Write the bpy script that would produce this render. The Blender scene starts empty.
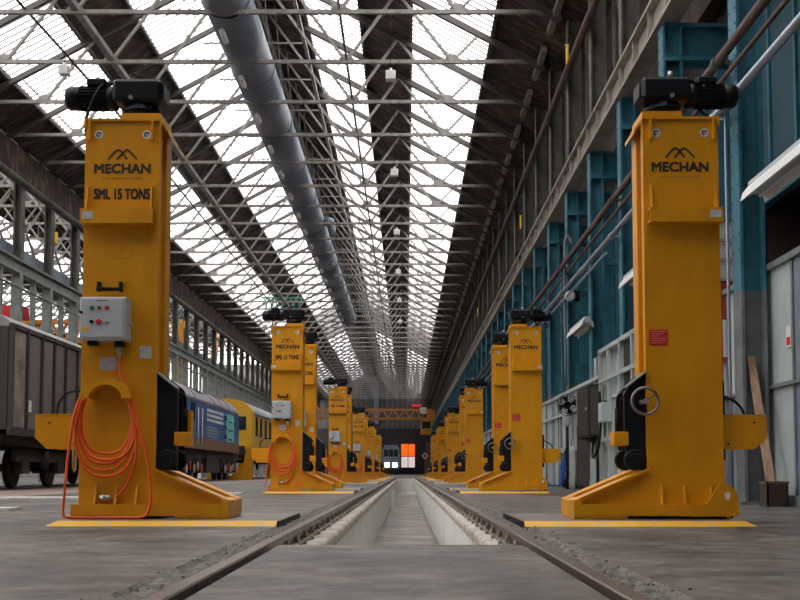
import bpy, math, random
from math import pi, sin, cos, tan, radians, atan, sqrt
from mathutils import Vector, Matrix
random.seed(7)
C = bpy.context.scene
COL = C.collection
# ---------------------------------------------------------------- camera, sky, exposure
cam_d = bpy.data.cameras.new('camera'); cam = bpy.data.objects.new('camera', cam_d); COL.objects.link(cam)
cam_d.sensor_width = 36; cam_d.lens = 49.5; cam_d.clip_end = 900; cam_d.clip_start = 0.05
cam.location = (0, 0, 0.403); cam.rotation_euler = (radians(93.7), 0, 0)
cam_d.shift_x = -6/800; cam_d.shift_y = 101/800
C.camera = cam
W = bpy.data.worlds.new('overcast_sky'); C.world = W; W.use_nodes = True
bg = W.node_tree.nodes['Background']; bg.inputs[0].default_value = (1.0, 0.985, 0.955, 1); bg.inputs[1].default_value = 3.0
C.view_settings.view_transform = 'Standard'; C.view_settings.look = 'None'
C.view_settings.gamma = 1; C.view_settings.use_curve_mapping = False
C.view_settings.exposure = 0.93

# ---------------------------------------------------------------- materials
def mat(name, col, rough=0.6, metal=0.0, noise=0.0, nscale=3.0, col2=None, bump=0.0, bscale=20.0, stretch=(1, 1, 1), spec=None, lo=0.35, hi=0.65, emit=None, detail=6, fine=None):
    m = bpy.data.materials.new(name); m.use_nodes = True
    nt = m.node_tree; b = nt.nodes['Principled BSDF']
    b.inputs['Base Color'].default_value = (*col, 1); b.inputs['Roughness'].default_value = rough
    b.inputs['Metallic'].default_value = metal
    if spec is not None: b.inputs['Specular IOR Level'].default_value = spec
    if emit: b.inputs['Emission Color'].default_value = (*emit[0], 1); b.inputs['Emission Strength'].default_value = emit[1]
    tc = nt.nodes.new('ShaderNodeTexCoord'); mp = nt.nodes.new('ShaderNodeMapping')
    mp.inputs['Scale'].default_value = stretch; nt.links.new(tc.outputs['Object'], mp.inputs[0])
    if col2 is not None:
        n = nt.nodes.new('ShaderNodeTexNoise'); n.inputs['Scale'].default_value = nscale; n.inputs['Detail'].default_value = detail
        n.inputs['Roughness'].default_value = 0.65
        nt.links.new(mp.outputs[0], n.inputs['Vector'])
        r = nt.nodes.new('ShaderNodeMapRange'); r.inputs[1].default_value = lo; r.inputs[2].default_value = hi
        nt.links.new(n.outputs[0], r.inputs[0])
        x = nt.nodes.new('ShaderNodeMix'); x.data_type = 'RGBA'
        x.inputs[6].default_value = (*col, 1); x.inputs[7].default_value = (*col2, 1)
        nt.links.new(r.outputs[0], x.inputs[0]); nt.links.new(x.outputs[2], b.inputs['Base Color'])
        if fine:
            n3 = nt.nodes.new('ShaderNodeTexNoise'); n3.inputs['Scale'].default_value = fine[0]; n3.inputs['Detail'].default_value = 10; n3.inputs['Roughness'].default_value = .75
            nt.links.new(mp.outputs[0], n3.inputs['Vector'])
            r3 = nt.nodes.new('ShaderNodeMapRange'); r3.inputs[1].default_value = .35; r3.inputs[2].default_value = .65; r3.inputs[3].default_value = fine[1]; r3.inputs[4].default_value = fine[2]
            nt.links.new(n3.outputs[0], r3.inputs[0])
            vm = nt.nodes.new('ShaderNodeVectorMath'); vm.operation = 'SCALE'
            nt.links.new(x.outputs[2], vm.inputs[0]); nt.links.new(r3.outputs[0], vm.inputs['Scale']); nt.links.new(vm.outputs[0], b.inputs['Base Color'])
    if bump:
        n2 = nt.nodes.new('ShaderNodeTexNoise'); n2.inputs['Scale'].default_value = bscale; n2.inputs['Detail'].default_value = 8
        nt.links.new(mp.outputs[0], n2.inputs['Vector'])
        bp = nt.nodes.new('ShaderNodeBump'); bp.inputs['Strength'].default_value = bump; bp.inputs['Distance'].default_value = 0.02
        nt.links.new(n2.outputs[0], bp.inputs['Height']); nt.links.new(bp.outputs[0], b.inputs['Normal'])
    return m

M = {}
M['yellow'] = mat('yellow_paint', (0.76, 0.335, 0.003), 0.40, col2=(0.64, 0.265, 0.004), nscale=2.5, stretch=(1, 1, .45))
M['yellow_edge'] = mat('scuffed_yellow_floor_paint', (0.78, 0.42, 0.03), 0.6, col2=(0.55, 0.42, 0.22), nscale=7, lo=.5, hi=.7)
M['plate'] = mat('dark_steel_floor_plate', (0.13, 0.12, 0.11), 0.5, col2=(0.2, 0.18, 0.16), nscale=4)
M['black'] = mat('black_enamel', (0.005, 0.006, 0.010), 0.42, spec=.3)
M['navy'] = mat('black_cover_paint', (0.006, 0.007, 0.012), 0.5, spec=.3)
M['rubber'] = mat('black_rubber', (0.007, 0.007, 0.007), 0.6, spec=.3)
M['chrome'] = mat('bright_steel', (0.55, 0.55, 0.56), 0.3, metal=.8)
M['steelrim'] = mat('worn_steel_rim', (0.30, 0.25, 0.24), 0.35, metal=.7)
M['boxgrey'] = mat('pale_grey_cabinet_paint', (0.50, 0.54, 0.56), 0.45)
M['white'] = mat('white_paint', (0.75, 0.75, 0.74), 0.6)
M['paper'] = mat('paper_label', (0.62, 0.62, 0.64), 0.7, col2=(0.45, 0.45, 0.47), nscale=60, stretch=(.3, 1, 1))
M['ink'] = mat('black_lettering', (0.02, 0.012, 0.004), 0.6)
M['dimink'] = mat('thin_brown_lettering', (0.25, 0.11, 0.01), 0.6)
M['red'] = mat('red_sign', (0.62, 0.02, 0.02), 0.5)
M['redtext'] = mat('pale_red_print', (0.75, 0.25, 0.22), 0.5)
M['redbtn'] = mat('red_button', (0.55, 0.01, 0.02), 0.4)
M['dkredbtn'] = mat('dark_red_button', (0.2, 0.02, 0.02), 0.4)
M['green'] = mat('green_button', (0.0, 0.18, 0.07), 0.4)
M['orange'] = mat('orange_cable', (0.85, 0.12, 0.02), 0.45)
M['concrete'] = mat('stained_concrete', (0.052, 0.044, 0.038), 0.55, col2=(0.155, 0.138, 0.124), nscale=1.1, lo=.36, hi=.62, bump=.5, bscale=9, stretch=(1, 1, 1), detail=14, spec=.3, fine=(4.0, .45, 1.55))
M['rough'] = mat('broken_concrete_edge', (0.075, 0.066, 0.058), 0.9, col2=(0.21, 0.19, 0.17), nscale=14, bump=.8, bscale=50)
M['pitwall'] = mat('whitewashed_pit_wall', (0.84, 0.84, 0.81), 0.75, col2=(0.60, 0.58, 0.54), nscale=1.6, lo=.45, hi=.75, stretch=(1, 2.2, .5))
M['ledge'] = mat('pale_worn_concrete', (0.60, 0.55, 0.49), 0.8, col2=(0.30, 0.26, 0.22), nscale=5, bump=.6, bscale=12)
M['pitfloor'] = mat('damp_pit_floor', (0.085, 0.068, 0.056), 0.3, col2=(0.30, 0.27, 0.24), nscale=.9, lo=.44, hi=.58, bump=.3, bscale=6, fine=(3.0, .6, 1.3), spec=.15)
M['rail'] = mat('worn_rail_steel', (0.10, 0.075, 0.065), 0.4, metal=.3, col2=(0.15, 0.11, 0.09), nscale=6)
M['truss'] = mat('grey_painted_iron', (0.33, 0.31, 0.285), 0.7, col2=(0.17, 0.15, 0.135), nscale=3, lo=.45, hi=.75)
M['rafter'] = mat('dark_iron', (0.09, 0.08, 0.075), 0.7)
M['spar'] = mat('glazing_bar_paint', (0.22, 0.20, 0.20), 0.7)
M['boards'] = mat('sooty_roof_boards', (0.030, 0.022, 0.018), 0.9, col2=(0.23, 0.135, 0.095), nscale=1.6, lo=.48, hi=.72, stretch=(1, 2.2, 1), detail=10)
M['duct'] = mat('blue_grey_duct_sheet', (0.17, 0.195, 0.245), 0.38, metal=.35, col2=(0.22, 0.245, 0.30), nscale=.7)
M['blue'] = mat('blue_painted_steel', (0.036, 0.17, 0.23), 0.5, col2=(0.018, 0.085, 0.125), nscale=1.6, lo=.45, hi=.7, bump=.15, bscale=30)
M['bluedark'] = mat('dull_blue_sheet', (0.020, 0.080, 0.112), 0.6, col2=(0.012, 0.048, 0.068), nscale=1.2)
M['cream'] = mat('cream_crane_beam_paint', (0.34, 0.31, 0.27), 0.7, col2=(0.16, 0.14, 0.12), nscale=2, lo=.5, hi=.75)
M['post'] = mat('green_grey_upright_paint', (0.17, 0.165, 0.135), 0.7, col2=(0.085, 0.082, 0.068), nscale=2)
M['leftgirder'] = mat('pale_green_grey_girder_paint', (0.26, 0.28, 0.255), 0.7, col2=(0.14, 0.15, 0.135), nscale=2)
M['brownpipe'] = mat('rusty_brown_pipe', (0.125, 0.080, 0.068), 0.55)
M['silver'] = mat('galvanised_conduit', (0.34, 0.37, 0.42), 0.35, metal=.6)
M['part1'] = mat('pale_grey_sheet', (0.50, 0.55, 0.54), 0.5, col2=(0.38, 0.43, 0.43), nscale=1.2, stretch=(1, 1, .5))
M['part2'] = mat('blue_grey_sheet', (0.23, 0.27, 0.32), 0.45, col2=(0.17, 0.20, 0.26), nscale=1)
M['part3'] = mat('bluish_purple_sheet', (0.17, 0.19, 0.29), 0.45)
M['part4'] = mat('deep_blue_sheet', (0.05, 0.09, 0.25), 0.45)
M['greycol'] = mat('grey_riveted_column_paint', (0.22, 0.24, 0.245), 0.6, col2=(0.13, 0.14, 0.145), nscale=2)
M['brick'] = mat('dark_brown_backing', (0.06, 0.042, 0.033), 0.9, col2=(0.022, 0.017, 0.015), nscale=2)  # dark brown carries the dimness behind the right wall
M['wood'] = mat('raw_timber', (0.50, 0.33, 0.22), 0.8, col2=(0.33, 0.2, 0.13), nscale=4, stretch=(6, 6, .7))
M['bucket'] = mat('rusty_bin', (0.045, 0.028, 0.022), 0.6)
M['wagon'] = mat('weathered_brown_wagon_panel', (0.19, 0.16, 0.145), 0.65, col2=(0.10, 0.082, 0.075), nscale=.9, lo=.4, hi=.7, stretch=(1, 1, .4))
M['wagonlight'] = mat('faded_beige_wagon_door', (0.36, 0.30, 0.25), 0.65, col2=(0.13, 0.105, 0.09), nscale=1.4)
M['wagonrib'] = mat('dark_wagon_frame', (0.042, 0.034, 0.034), 0.6)
M['wagonroof'] = mat('wagon_roof_sheet', (0.30, 0.30, 0.30), 0.5)
M['under'] = mat('grimy_underframe', (0.022, 0.018, 0.016), 0.8)
M['locoblue'] = mat('locomotive_blue', (0.06, 0.17, 0.46), 0.3, col2=(0.04, 0.12, 0.34), nscale=.8)
M['locoroof'] = mat('locomotive_roof_grey', (0.22, 0.19, 0.24), 0.35)
M['locovalance'] = mat('rusty_brown_valance', (0.20, 0.11, 0.07), 0.6)
M['turq'] = mat('turquoise_panel', (0.18, 0.58, 0.56), 0.5)
M['glassdark'] = mat('dark_window_glass', (0.02, 0.03, 0.03), 0.1)
M['locoyellow'] = mat('warning_yellow', (0.78, 0.42, 0.02), 0.4)
M['machyellow'] = mat('pale_yellow_vehicle', (0.66, 0.42, 0.10), 0.45, col2=(0.5, 0.3, 0.07), nscale=1)
M['paleroof'] = mat('pale_grey_roof', (0.42, 0.43, 0.46), 0.4)
M['crane'] = mat('orange_crane_paint', (0.62, 0.24, 0.02), 0.5)
M['endwall'] = mat('grey_end_wall_sheet', (0.11, 0.105, 0.10), 0.8, col2=(0.07, 0.065, 0.06), nscale=.5)
M['darkwall'] = mat('dark_end_wall', (0.018, 0.018, 0.02), 0.8)
M['doororange'] = mat('orange_door_daylight_glow', (0.95, 0.20, 0.02), 0.5, emit=((1, .13, .01), .42))  # daylight behind the door put in as emission; no light stands there
M['doorwhite'] = mat('white_door_daylight_glow', (0.8, 0.75, 0.72), 0.5, emit=((1, .8, .75), .32))  # same daylight glow as emission, for the lower panels
M['redlamp'] = mat('red_lamp', (0.6, 0.02, 0.03), 0.5, emit=((1, .02, .05), .2))
M['headlamp'] = mat('lit_headlamp', (.9, .9, .9), 0.5, emit=((1, .97, .92), 3))
M['farwall'] = mat('pale_far_wall', (0.42, 0.43, 0.42), 0.8, col2=(0.3, 0.3, 0.29), nscale=.3)
M['bogiered'] = mat('red_coupling', (0.45, 0.03, 0.02), 0.5)
M['handblue'] = mat('bright_blue_truck_paint', (0.02, 0.10, 0.42), 0.4)
M['carton'] = mat('pale_carton', (0.42, 0.34, 0.31), 0.8)
M['redrack'] = mat('red_rack', (0.42, 0.07, 0.06), 0.6)
M['yellowtag'] = mat('small_yellow_sign', (0.85, 0.55, 0.02), 0.5)
M['floorwhite'] = mat('scuffed_white_paint', (0.72, 0.71, 0.69), 0.7, col2=(0.5, 0.48, 0.45), nscale=6)
M['floorred'] = mat('red_brown_walkway', (0.26, 0.17, 0.14), 0.7, col2=(0.20, 0.16, 0.14), nscale=2)
M['green2'] = mat('green_iron', (0.05, 0.30, 0.22), 0.6)

def glass_mat(name, tr, k):
    m = bpy.data.materials.new(name); m.use_nodes = True; nt = m.node_tree; nt.nodes.clear()
    o = nt.nodes.new('ShaderNodeOutputMaterial'); mx = nt.nodes.new('ShaderNodeMixShader')
    t = nt.nodes.new('ShaderNodeBsdfTransparent'); tl = nt.nodes.new('ShaderNodeBsdfTranslucent')
    n = nt.nodes.new('ShaderNodeTexNoise'); n.inputs['Scale'].default_value = .8; n.inputs['Detail'].default_value = 5
    tc = nt.nodes.new('ShaderNodeTexCoord'); nt.links.new(tc.outputs['Object'], n.inputs['Vector'])
    r = nt.nodes.new('ShaderNodeValToRGB')
    r.color_ramp.elements[0].position = .35; r.color_ramp.elements[1].position = .6
    r.color_ramp.elements[0].color = (tr[0]*.8, tr[1]*.78, tr[2]*.76, 1); r.color_ramp.elements[1].color = (*tr, 1)
    nt.links.new(n.outputs[0], r.inputs[0]); nt.links.new(r.outputs[0], t.inputs[0])
    tl.inputs[0].default_value = (*tr, 1); mx.inputs[0].default_value = k
    nt.links.new(t.outputs[0], mx.inputs[1]); nt.links.new(tl.outputs[0], mx.inputs[2]); nt.links.new(mx.outputs[0], o.inputs[0])
    return m
M['pane'] = glass_mat('wired_roof_glass', (.86, .86, .88), .35)
M['pane_dirty'] = glass_mat('grimy_roof_glass', (.34, .34, .36), .45)

# ---------------------------------------------------------------- mesh builder
class MB:
    def __init__(s): s.v = []; s.f = []; s.sm = []
    def add(s, vs, fs, sm=False):
        o = len(s.v); s.v += [tuple(p) for p in vs]; s.f += [tuple(i+o for i in f) for f in fs]; s.sm += [sm]*len(fs); return s
    def box(s, x0, x1, y0, y1, z0, z1, c=0.0):
        x0, x1 = min(x0, x1), max(x0, x1); y0, y1 = min(y0, y1), max(y0, y1); z0, z1 = min(z0, z1), max(z0, z1)
        if c <= 0:
            return s.add([(x0, y0, z0), (x1, y0, z0), (x1, y1, z0), (x0, y1, z0), (x0, y0, z1), (x1, y0, z1), (x1, y1, z1), (x0, y1, z1)],
                         [(0, 3, 2, 1), (4, 5, 6, 7), (0, 1, 5, 4), (1, 2, 6, 5), (2, 3, 7, 6), (3, 0, 4, 7)])
        # box with bevelled vertical and horizontal edges
        vs = []; idx = {}
        for sx in (0, 1):
            for sy in (0, 1):
                for sz in (0, 1):
                    X, Y, Z = (x0, x1)[sx], (y0, y1)[sy], (z0, z1)[sz]
                    dx, dy, dz = (c, -c)[sx], (c, -c)[sy], (c, -c)[sz]
                    for a, p in (('x', (X, Y+dy, Z+dz)), ('y', (X+dx, Y, Z+dz)), ('z', (X+dx, Y+dy, Z))):
                        idx[sx, sy, sz, a] = len(vs); vs.append(p)
        g = lambda *k: idx[k]
        fs = [(g(0,0,0,'x'),g(0,0,1,'x'),g(0,1,1,'x'),g(0,1,0,'x')), (g(1,0,0,'x'),g(1,1,0,'x'),g(1,1,1,'x'),g(1,0,1,'x')),
              (g(0,0,0,'y'),g(1,0,0,'y'),g(1,0,1,'y'),g(0,0,1,'y')), (g(0,1,0,'y'),g(0,1,1,'y'),g(1,1,1,'y'),g(1,1,0,'y')),
              (g(0,0,0,'z'),g(0,1,0,'z'),g(1,1,0,'z'),g(1,0,0,'z')), (g(0,0,1,'z'),g(1,0,1,'z'),g(1,1,1,'z'),g(0,1,1,'z'))]
        for a in (0, 1):
            for b in (0, 1):
                fs.append((g(a,b,0,'x'),g(a,b,1,'x'),g(a,b,1,'y'),g(a,b,0,'y')))
                fs.append((g(a,0,b,'x'),g(a,1,b,'x'),g(a,1,b,'z'),g(a,0,b,'z')))
                fs.append((g(0,a,b,'y'),g(1,a,b,'y'),g(1,a,b,'z'),g(0,a,b,'z')))
                for d in (0, 1): fs.append((g(a,b,d,'x'),g(a,b,d,'y'),g(a,b,d,'z')))
        return s.add(vs, fs)
    def bar(s, p, q, w, h=None, up=(0, 0, 1)):
        p, q = Vector(p), Vector(q); h = h or w; d = (q-p)
        if d.length < 1e-6: return s
        d.normalize(); u = Vector(up)
        if abs(d.dot(u)) > .95: u = Vector((0, 1, 0)) if abs(d.y) < .9 else Vector((1, 0, 0))
        a = d.cross(u).normalized(); b = a.cross(d).normalized()
        vs = [o + a*sx*w/2 + b*sy*h/2 for o in (p, q) for sx, sy in ((-1, -1), (1, -1), (1, 1), (-1, 1))]
        return s.add(vs, [(0, 1, 2, 3), (7, 6, 5, 4), (0, 4, 5, 1), (1, 5, 6, 2), (2, 6, 7, 3), (3, 7, 4, 0)])
    def prism(s, poly, axis, a, b):
        n = len(poly)
        def P(u, v, w): return {'x': (w, u, v), 'y': (u, w, v), 'z': (u, v, w)}[axis]
        vs = [P(u, v, a) for u, v in poly] + [P(u, v, b) for u, v in poly]
        fs = [tuple(range(n)), tuple(reversed(range(n, 2*n)))] + [(i, i+n, (i+1) % n+n, (i+1) % n) for i in range(n)]
        return s.add(vs, fs)
    def tube(s, pts, r, n=8, closed=False):
        pts = [Vector(p) for p in pts]; N = len(pts); vs = []; fs = []; prev = None
        for i, p in enumerate(pts):
            a = pts[(i-1) % N] if (closed or i) else p; b = pts[(i+1) % N] if (closed or i < N-1) else p
            d = (b-a).normalized()
            if prev is None:
                u = Vector((0, 0, 1)) if abs(d.z) < .9 else Vector((0, 1, 0)); u = (u - d*u.dot(d)).normalized()
            else:
                u = prev - d*prev.dot(d); u.normalize()
            prev = u; w = d.cross(u); rr = r[i] if isinstance(r, (list, tuple)) else r
            vs += [p + (u*cos(2*pi*k/n) + w*sin(2*pi*k/n))*rr for k in range(n)]
        for i in range(N if closed else N-1):
            j = (i+1) % N
            fs += [(i*n+k, i*n+(k+1) % n, j*n+(k+1) % n, j*n+k) for k in range(n)]
        s.add(vs, fs, True)
        if not closed:
            o = len(s.v)-len(vs)
            s.f += [tuple(o+k for k in reversed(range(n))), tuple(o+(N-1)*n+k for k in range(n))]; s.sm += [False, False]
        return s
    def cyl(s, p, q, r, n=16): return s.tube([p, q], r, n)
    def build(s, name, m, parent=None, smooth=False):
        me = bpy.data.meshes.new(name); me.from_pydata(s.v, [], s.f)
        me.polygons.foreach_set('use_smooth', [bool(x) or smooth for x in s.sm])
        me.materials.append(M[m] if isinstance(m, str) else m); me.update()
        return link(name, me, parent)
def link(name, me, parent=None, loc=None):
    o = bpy.data.objects.new(name, me); COL.objects.link(o)
    if parent: o.parent = parent
    if loc: o.location = loc
    return o
def tag(o, label=None, cat=None, group=None, kind=None):
    if label: o['label'] = label
    if cat: o['category'] = cat
    if group: o['group'] = group
    if kind: o['kind'] = kind
    return o
def empty(name, loc=(0, 0, 0), rz=0.0):
    o = bpy.data.objects.new(name, None); COL.objects.link(o); o.location = loc; o.rotation_euler.z = rz; o.empty_display_size = .1; return o
KIDS = {}
def copy_tree(o, parent=None, kids=None):
    if kids is None:
        kids = {}
        for x in bpy.data.objects:
            if x.parent: kids.setdefault(x.parent.name, []).append(x)
    c = o.copy(); COL.objects.link(c)
    if parent: c.parent = parent
    for ch in kids.get(o.name, []): copy_tree(ch, c, kids)
    return c
def arc(cx, cz, rx, rz, a0, a1, n, y=0.0):
    return [(cx+rx*cos(a0+(a1-a0)*i/n), y, cz+rz*sin(a0+(a1-a0)*i/n)) for i in range(n+1)]
def smooth_path(pts, k=5):
    P = [Vector(p) for p in pts]; P = [P[0]]+P+[P[-1]]; out = []
    for i in range(1, len(P)-2):
        for j in range(k):
            t = j/k; a, b, c, d = P[i-1], P[i], P[i+1], P[i+2]
            out.append(.5*((2*b)+(c-a)*t+(2*a-5*b+4*c-d)*t*t+(-a+3*b-3*c+d)*t**3))
    out.append(P[-2]); return out
def text_mesh(body, x0, x1, z0, z1, y, bold=0.0, thick=.002):
    cu = bpy.data.curves.new('lettering', 'FONT'); cu.body = body; cu.extrude = .001; cu.resolution_u = 4
    o = bpy.data.objects.new('lettering', cu); COL.objects.link(o)
    dg = bpy.context.evaluated_depsgraph_get(); me = bpy.data.meshes.new_from_object(o.evaluated_get(dg))
    bpy.data.objects.remove(o); xs = [v.co.x for v in me.vertices]; ys = [v.co.y for v in me.vertices]; zs = [v.co.z for v in me.vertices]
    ax, bx, ay, by, az, bz = min(xs), max(xs), min(ys), max(ys), min(zs), max(zs)
    for v in me.vertices:
        c = v.co; v.co = (x0+(c.x-ax)/(bx-ax)*(x1-x0), y-(c.z-az)/(bz-az)*thick, z0+(c.y-ay)/(by-ay)*(z1-z0))
    me.materials.clear()
    if bold:
        n = len(me.vertices); vs = [v.co.copy() for v in me.vertices]; fs = [tuple(p.vertices) for p in me.polygons]; V = []; F = []
        for q, (dx, dz) in enumerate(((-bold, -bold), (bold, -bold), (-bold, bold), (bold, bold))):
            V += [(v.x+dx, v.y-.0002*q, v.z+dz) for v in vs]; F += [tuple(i+q*n for i in f) for f in fs]
        me = bpy.data.meshes.new('lettering'); me.from_pydata(V, [], F); me.update()
    return me

# ================================================================ THE HALL
Y0, Y1 = -5.0, 190.0
HT = 12.9                # height of the truss tie beams
XC, HALF, RISE = -5.41, 9.625, 5.2
PIT0, PIT1 = 6.15, 76.0
TY = [29.2+3.64*i for i in range(-1, 44)]
def roofz(x, off=0.0): return HT + RISE*(1-abs(x-(XC+off))/HALF)

# ---- floor with the pit cut out
RL, RR = -0.777, 0.723   # rail centres
f = MB()
f.box(-36, RL-.20, Y0, 195, -.3, 0)
f.box(RR+.20, 8, Y0, 195, -.3, 0)
f.box(RL+.075, RR-.075, Y0, PIT0, -.3, 0)
f.box(RL-.20, RL+.075, Y0, PIT0, -.3, -.075); f.box(RR-.075, RR+.20, Y0, PIT0, -.3, -.075)
f.box(RL-.20, RR+.20, PIT1, 195, -.3, 0)
floor = f.build('floor', 'concrete'); tag(floor, 'stained grey concrete floor of the hall', kind='structure')
# broken concrete strip along the outer side of each rail
for s, xr in ((-1, RL), (1, RR)):
    g = MB(); rows = []; n = 420; w = 7
    vs = []; fs = []
    rr = random.Random(4+s)
    for i in range(n+1):
        y = 1.5 + (90-1.5)*(i/n)**2.0
        for j in range(w):
            u = j/(w-1); x = xr + s*(.040+u*.16)
            z = .0 if j == w-1 else (-.010 + rr.uniform(-.009, .008))
            if j == 0: z = -.02+rr.uniform(-.02, .008)
            vs.append((x + (rr.uniform(-.012, .012) if 0 < j < w-1 else 0), y, z))
    for i in range(n):
        for j in range(w-1): a = i*w+j; fs.append((a, a+1, a+w+1, a+w))
    g.add(vs, fs); g.box(min(xr+s*.045, xr+s*.2), max(xr+s*.045, xr+s*.2), Y0, PIT1, -.3, -.05)
    tag(g.build('trim_%d' % (1 if s < 0 else 2), 'rough'), 'rough broken concrete strip along the %s rail' % ('left' if s < 0 else 'right'), kind='structure')
# rubble crumbs beside the rails
cr = MB(); rr = random.Random(11)
for i in range(160):
    s = rr.choice((-1, 1)); x = (RL if s < 0 else RR)+s*rr.uniform(.05, .27); y = 2.6+rr.random()**1.5*14; a = rr.uniform(.002, .006)
    cr.bar((x, y, .001), (x+a*2, y+rr.uniform(-a, a), .004), a*2, a*1.6)
tag(cr.build('rubble', 'rough'), 'small crumbs of broken concrete scattered beside the rails', 'rubble', kind='stuff')

# ---- pit
for s, nm in ((-1, 'left'), (1, 'right')):
    xi = -.60 if s < 0 else .60
    xo = (RL-.2) if s < 0 else (RR+.2)
    b = MB(); b.box(xi+s*.05, xo, PIT0-.02, PIT1, -.9, -.16)
    wl = b.build('wall_pit_%s' % nm, 'pitwall'); tag(wl, 'whitewashed %s wall of the inspection pit' % nm, kind='structure')
    me = MB().box(-.035, .035, 0, .895, -.90, -.115, .006).build('wall_panel', 'pitwall', wl)
    me.location = (xi+s*.02, PIT0, 0)
    nP = int((PIT1-PIT0)/.9)
    for k in range(1, nP+1):
        c = me.copy(); COL.objects.link(c); c.location = (xi+s*(.02+.004*random.random()), PIT0+k*.9, 0)
    # lumpy ledge on top
    rr = random.Random(20+s); vs = []; fs = []; n = 560; w = 6
    for i in range(n+1):
        y = PIT0+(PIT1-PIT0)*(i/n)**1.6
        ph = abs(sin(y*pi/.9+.6*sin(y*1.7))); ins = .008*ph+.004*rr.random()
        prof = [(-.015-ins, -.19), (-.022-ins, -.12), (.0, -.098+.005*ph), (.05, -.10+rr.uniform(0, .012)), (.10, -.105+rr.uniform(0, .01)), (.18, -.11), ]
        for u, z in prof: vs.append((xi+s*u, y, z))
    for i in range(n):
        for j in range(w-1): a = i*w+j; fs.append((a, a+1, a+w+1, a+w))
    g = MB().add(vs, fs, True); g.box(min(xi+s*.04, xo), max(xi+s*.04, xo), PIT0-.02, PIT1, -.2, -.115)
    g.build('ledge', 'ledge', wl)
b = MB().box(-.7, .7, PIT0, PIT1+.3, -1.1, -.9); pf = b.build('floor_pit', 'pitfloor'); tag(pf, 'damp floor of the inspection pit', kind='structure')
b = MB().box(-.62, .62, PIT1-.1, PIT1+.1, -.9, -.02); b.box(-.62, .62, 64, 64.3, -.9, -.72)
tag(b.build('wall_pit_end', 'pitwall'), 'whitewashed far end wall of the inspection pit', kind='structure')
b = MB().box(-.62, .62, PIT0-.3, PIT0-.01, -.9, -.3); tag(b.build('wall_pit_near', 'concrete'), 'near end wall of the inspection pit', kind='structure')
b = MB(); b.box(-.54, -.40, 39.5, 39.8, -.9, -.25, .01)
tag(b.build('step_block', 'white'), 'white concrete block standing at the left side inside the pit', 'block')

# ---- running rails over the pit, each on a row of chairs
def rail_profile(xc):
    return [(xc-.035, 0.008), (xc-.028, .014), (xc+.028, .014), (xc+.035, .008), (xc+.035, -.022), (xc+.01, -.034), (xc+.01, -.075), (xc+.055, -.085), (xc+.055, -.095), (xc-.055, -.095), (xc-.055, -.085), (xc-.01, -.075), (xc-.01, -.034), (xc-.035, -.022)]
for xr, nm, s in ((RL, 'left', -1), (RR, 'right', 1)):
    r = empty('running_rail', (xr, 0, 0)); tag(r, 'worn brown steel rail along the %s side of the pit' % nm, 'rail')
    rb = MB(); prof = rail_profile(0); n = len(prof)
    rb.add([(x, y, z) for y in (Y0, 150) for x, z in prof], [tuple(range(n)), tuple(range(2*n-1, n-1, -1))]+[(i, i+n, (i+1) % n+n, (i+1) % n) for i in range(n)])
    rb.build('rail', 'rail', r)
    ch = MB().prism([(-.10, -.115), (.10, -.115), (.10, -.098), (.045, -.085), (.03, -.03), (-.03, -.03), (-.045, -.085), (-.10, -.098)], 'y', -.04, .04)
    ch.cyl((-s*.075, 0, -.1), (-s*.075, 0, -.065), .016, 6)
    c0 = ch.build('rail_chair', 'ledge', r); c0.location = (0, PIT0+.25, 0)
    for k in range(1, 111):
        c = c0.copy(); COL.objects.link(c); c.location = (0, PIT0+.25+k*.62, 0)

# ---- side tracks on the left
for xc, nm in ((-9.95, 'near'),):
    for s in (-1, 1):
        r = MB().box(xc+s*.7525-.035, xc+s*.7525+.035, 6, 150, -.01, .03)
        tag(r.build('side_rail', 'rail'), 'dark rail under the wagon and locomotives, %s one of the pair' % ('farther' if s < 0 else 'nearer'), 'rail')
b = MB().box(-8.6, -6.3, 13, 60, 0, .006); tag(b.build('walkway_strip', 'floorred'), 'reddish brown worn walkway strip beside the side track', 'floor marking')
for k, (x0, x1, ya, yb) in enumerate(((-6.1, -4.2, 16.3, 16.9), (-5.6, -4.13, 11.55, 11.9), (-4.9, -3.0, 19.9, 20.5))):
    b = MB().box(x0, x1, ya, yb, 0, .03); 
    for j in range(14): b.box(x0+.05+j*(x1-x0)/14, x0+.09+j*(x1-x0)/14, ya-.03, ya, 0, .02)
    tag(b.build('white_floor_strip', 'floorwhite'), ['scuffed white strip on the floor between the wagon and the nearest left jack', 'short scuffed white strip on the floor at the left edge', 'white floor strip behind the nearest left jack'][k], 'floor strip')

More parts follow.
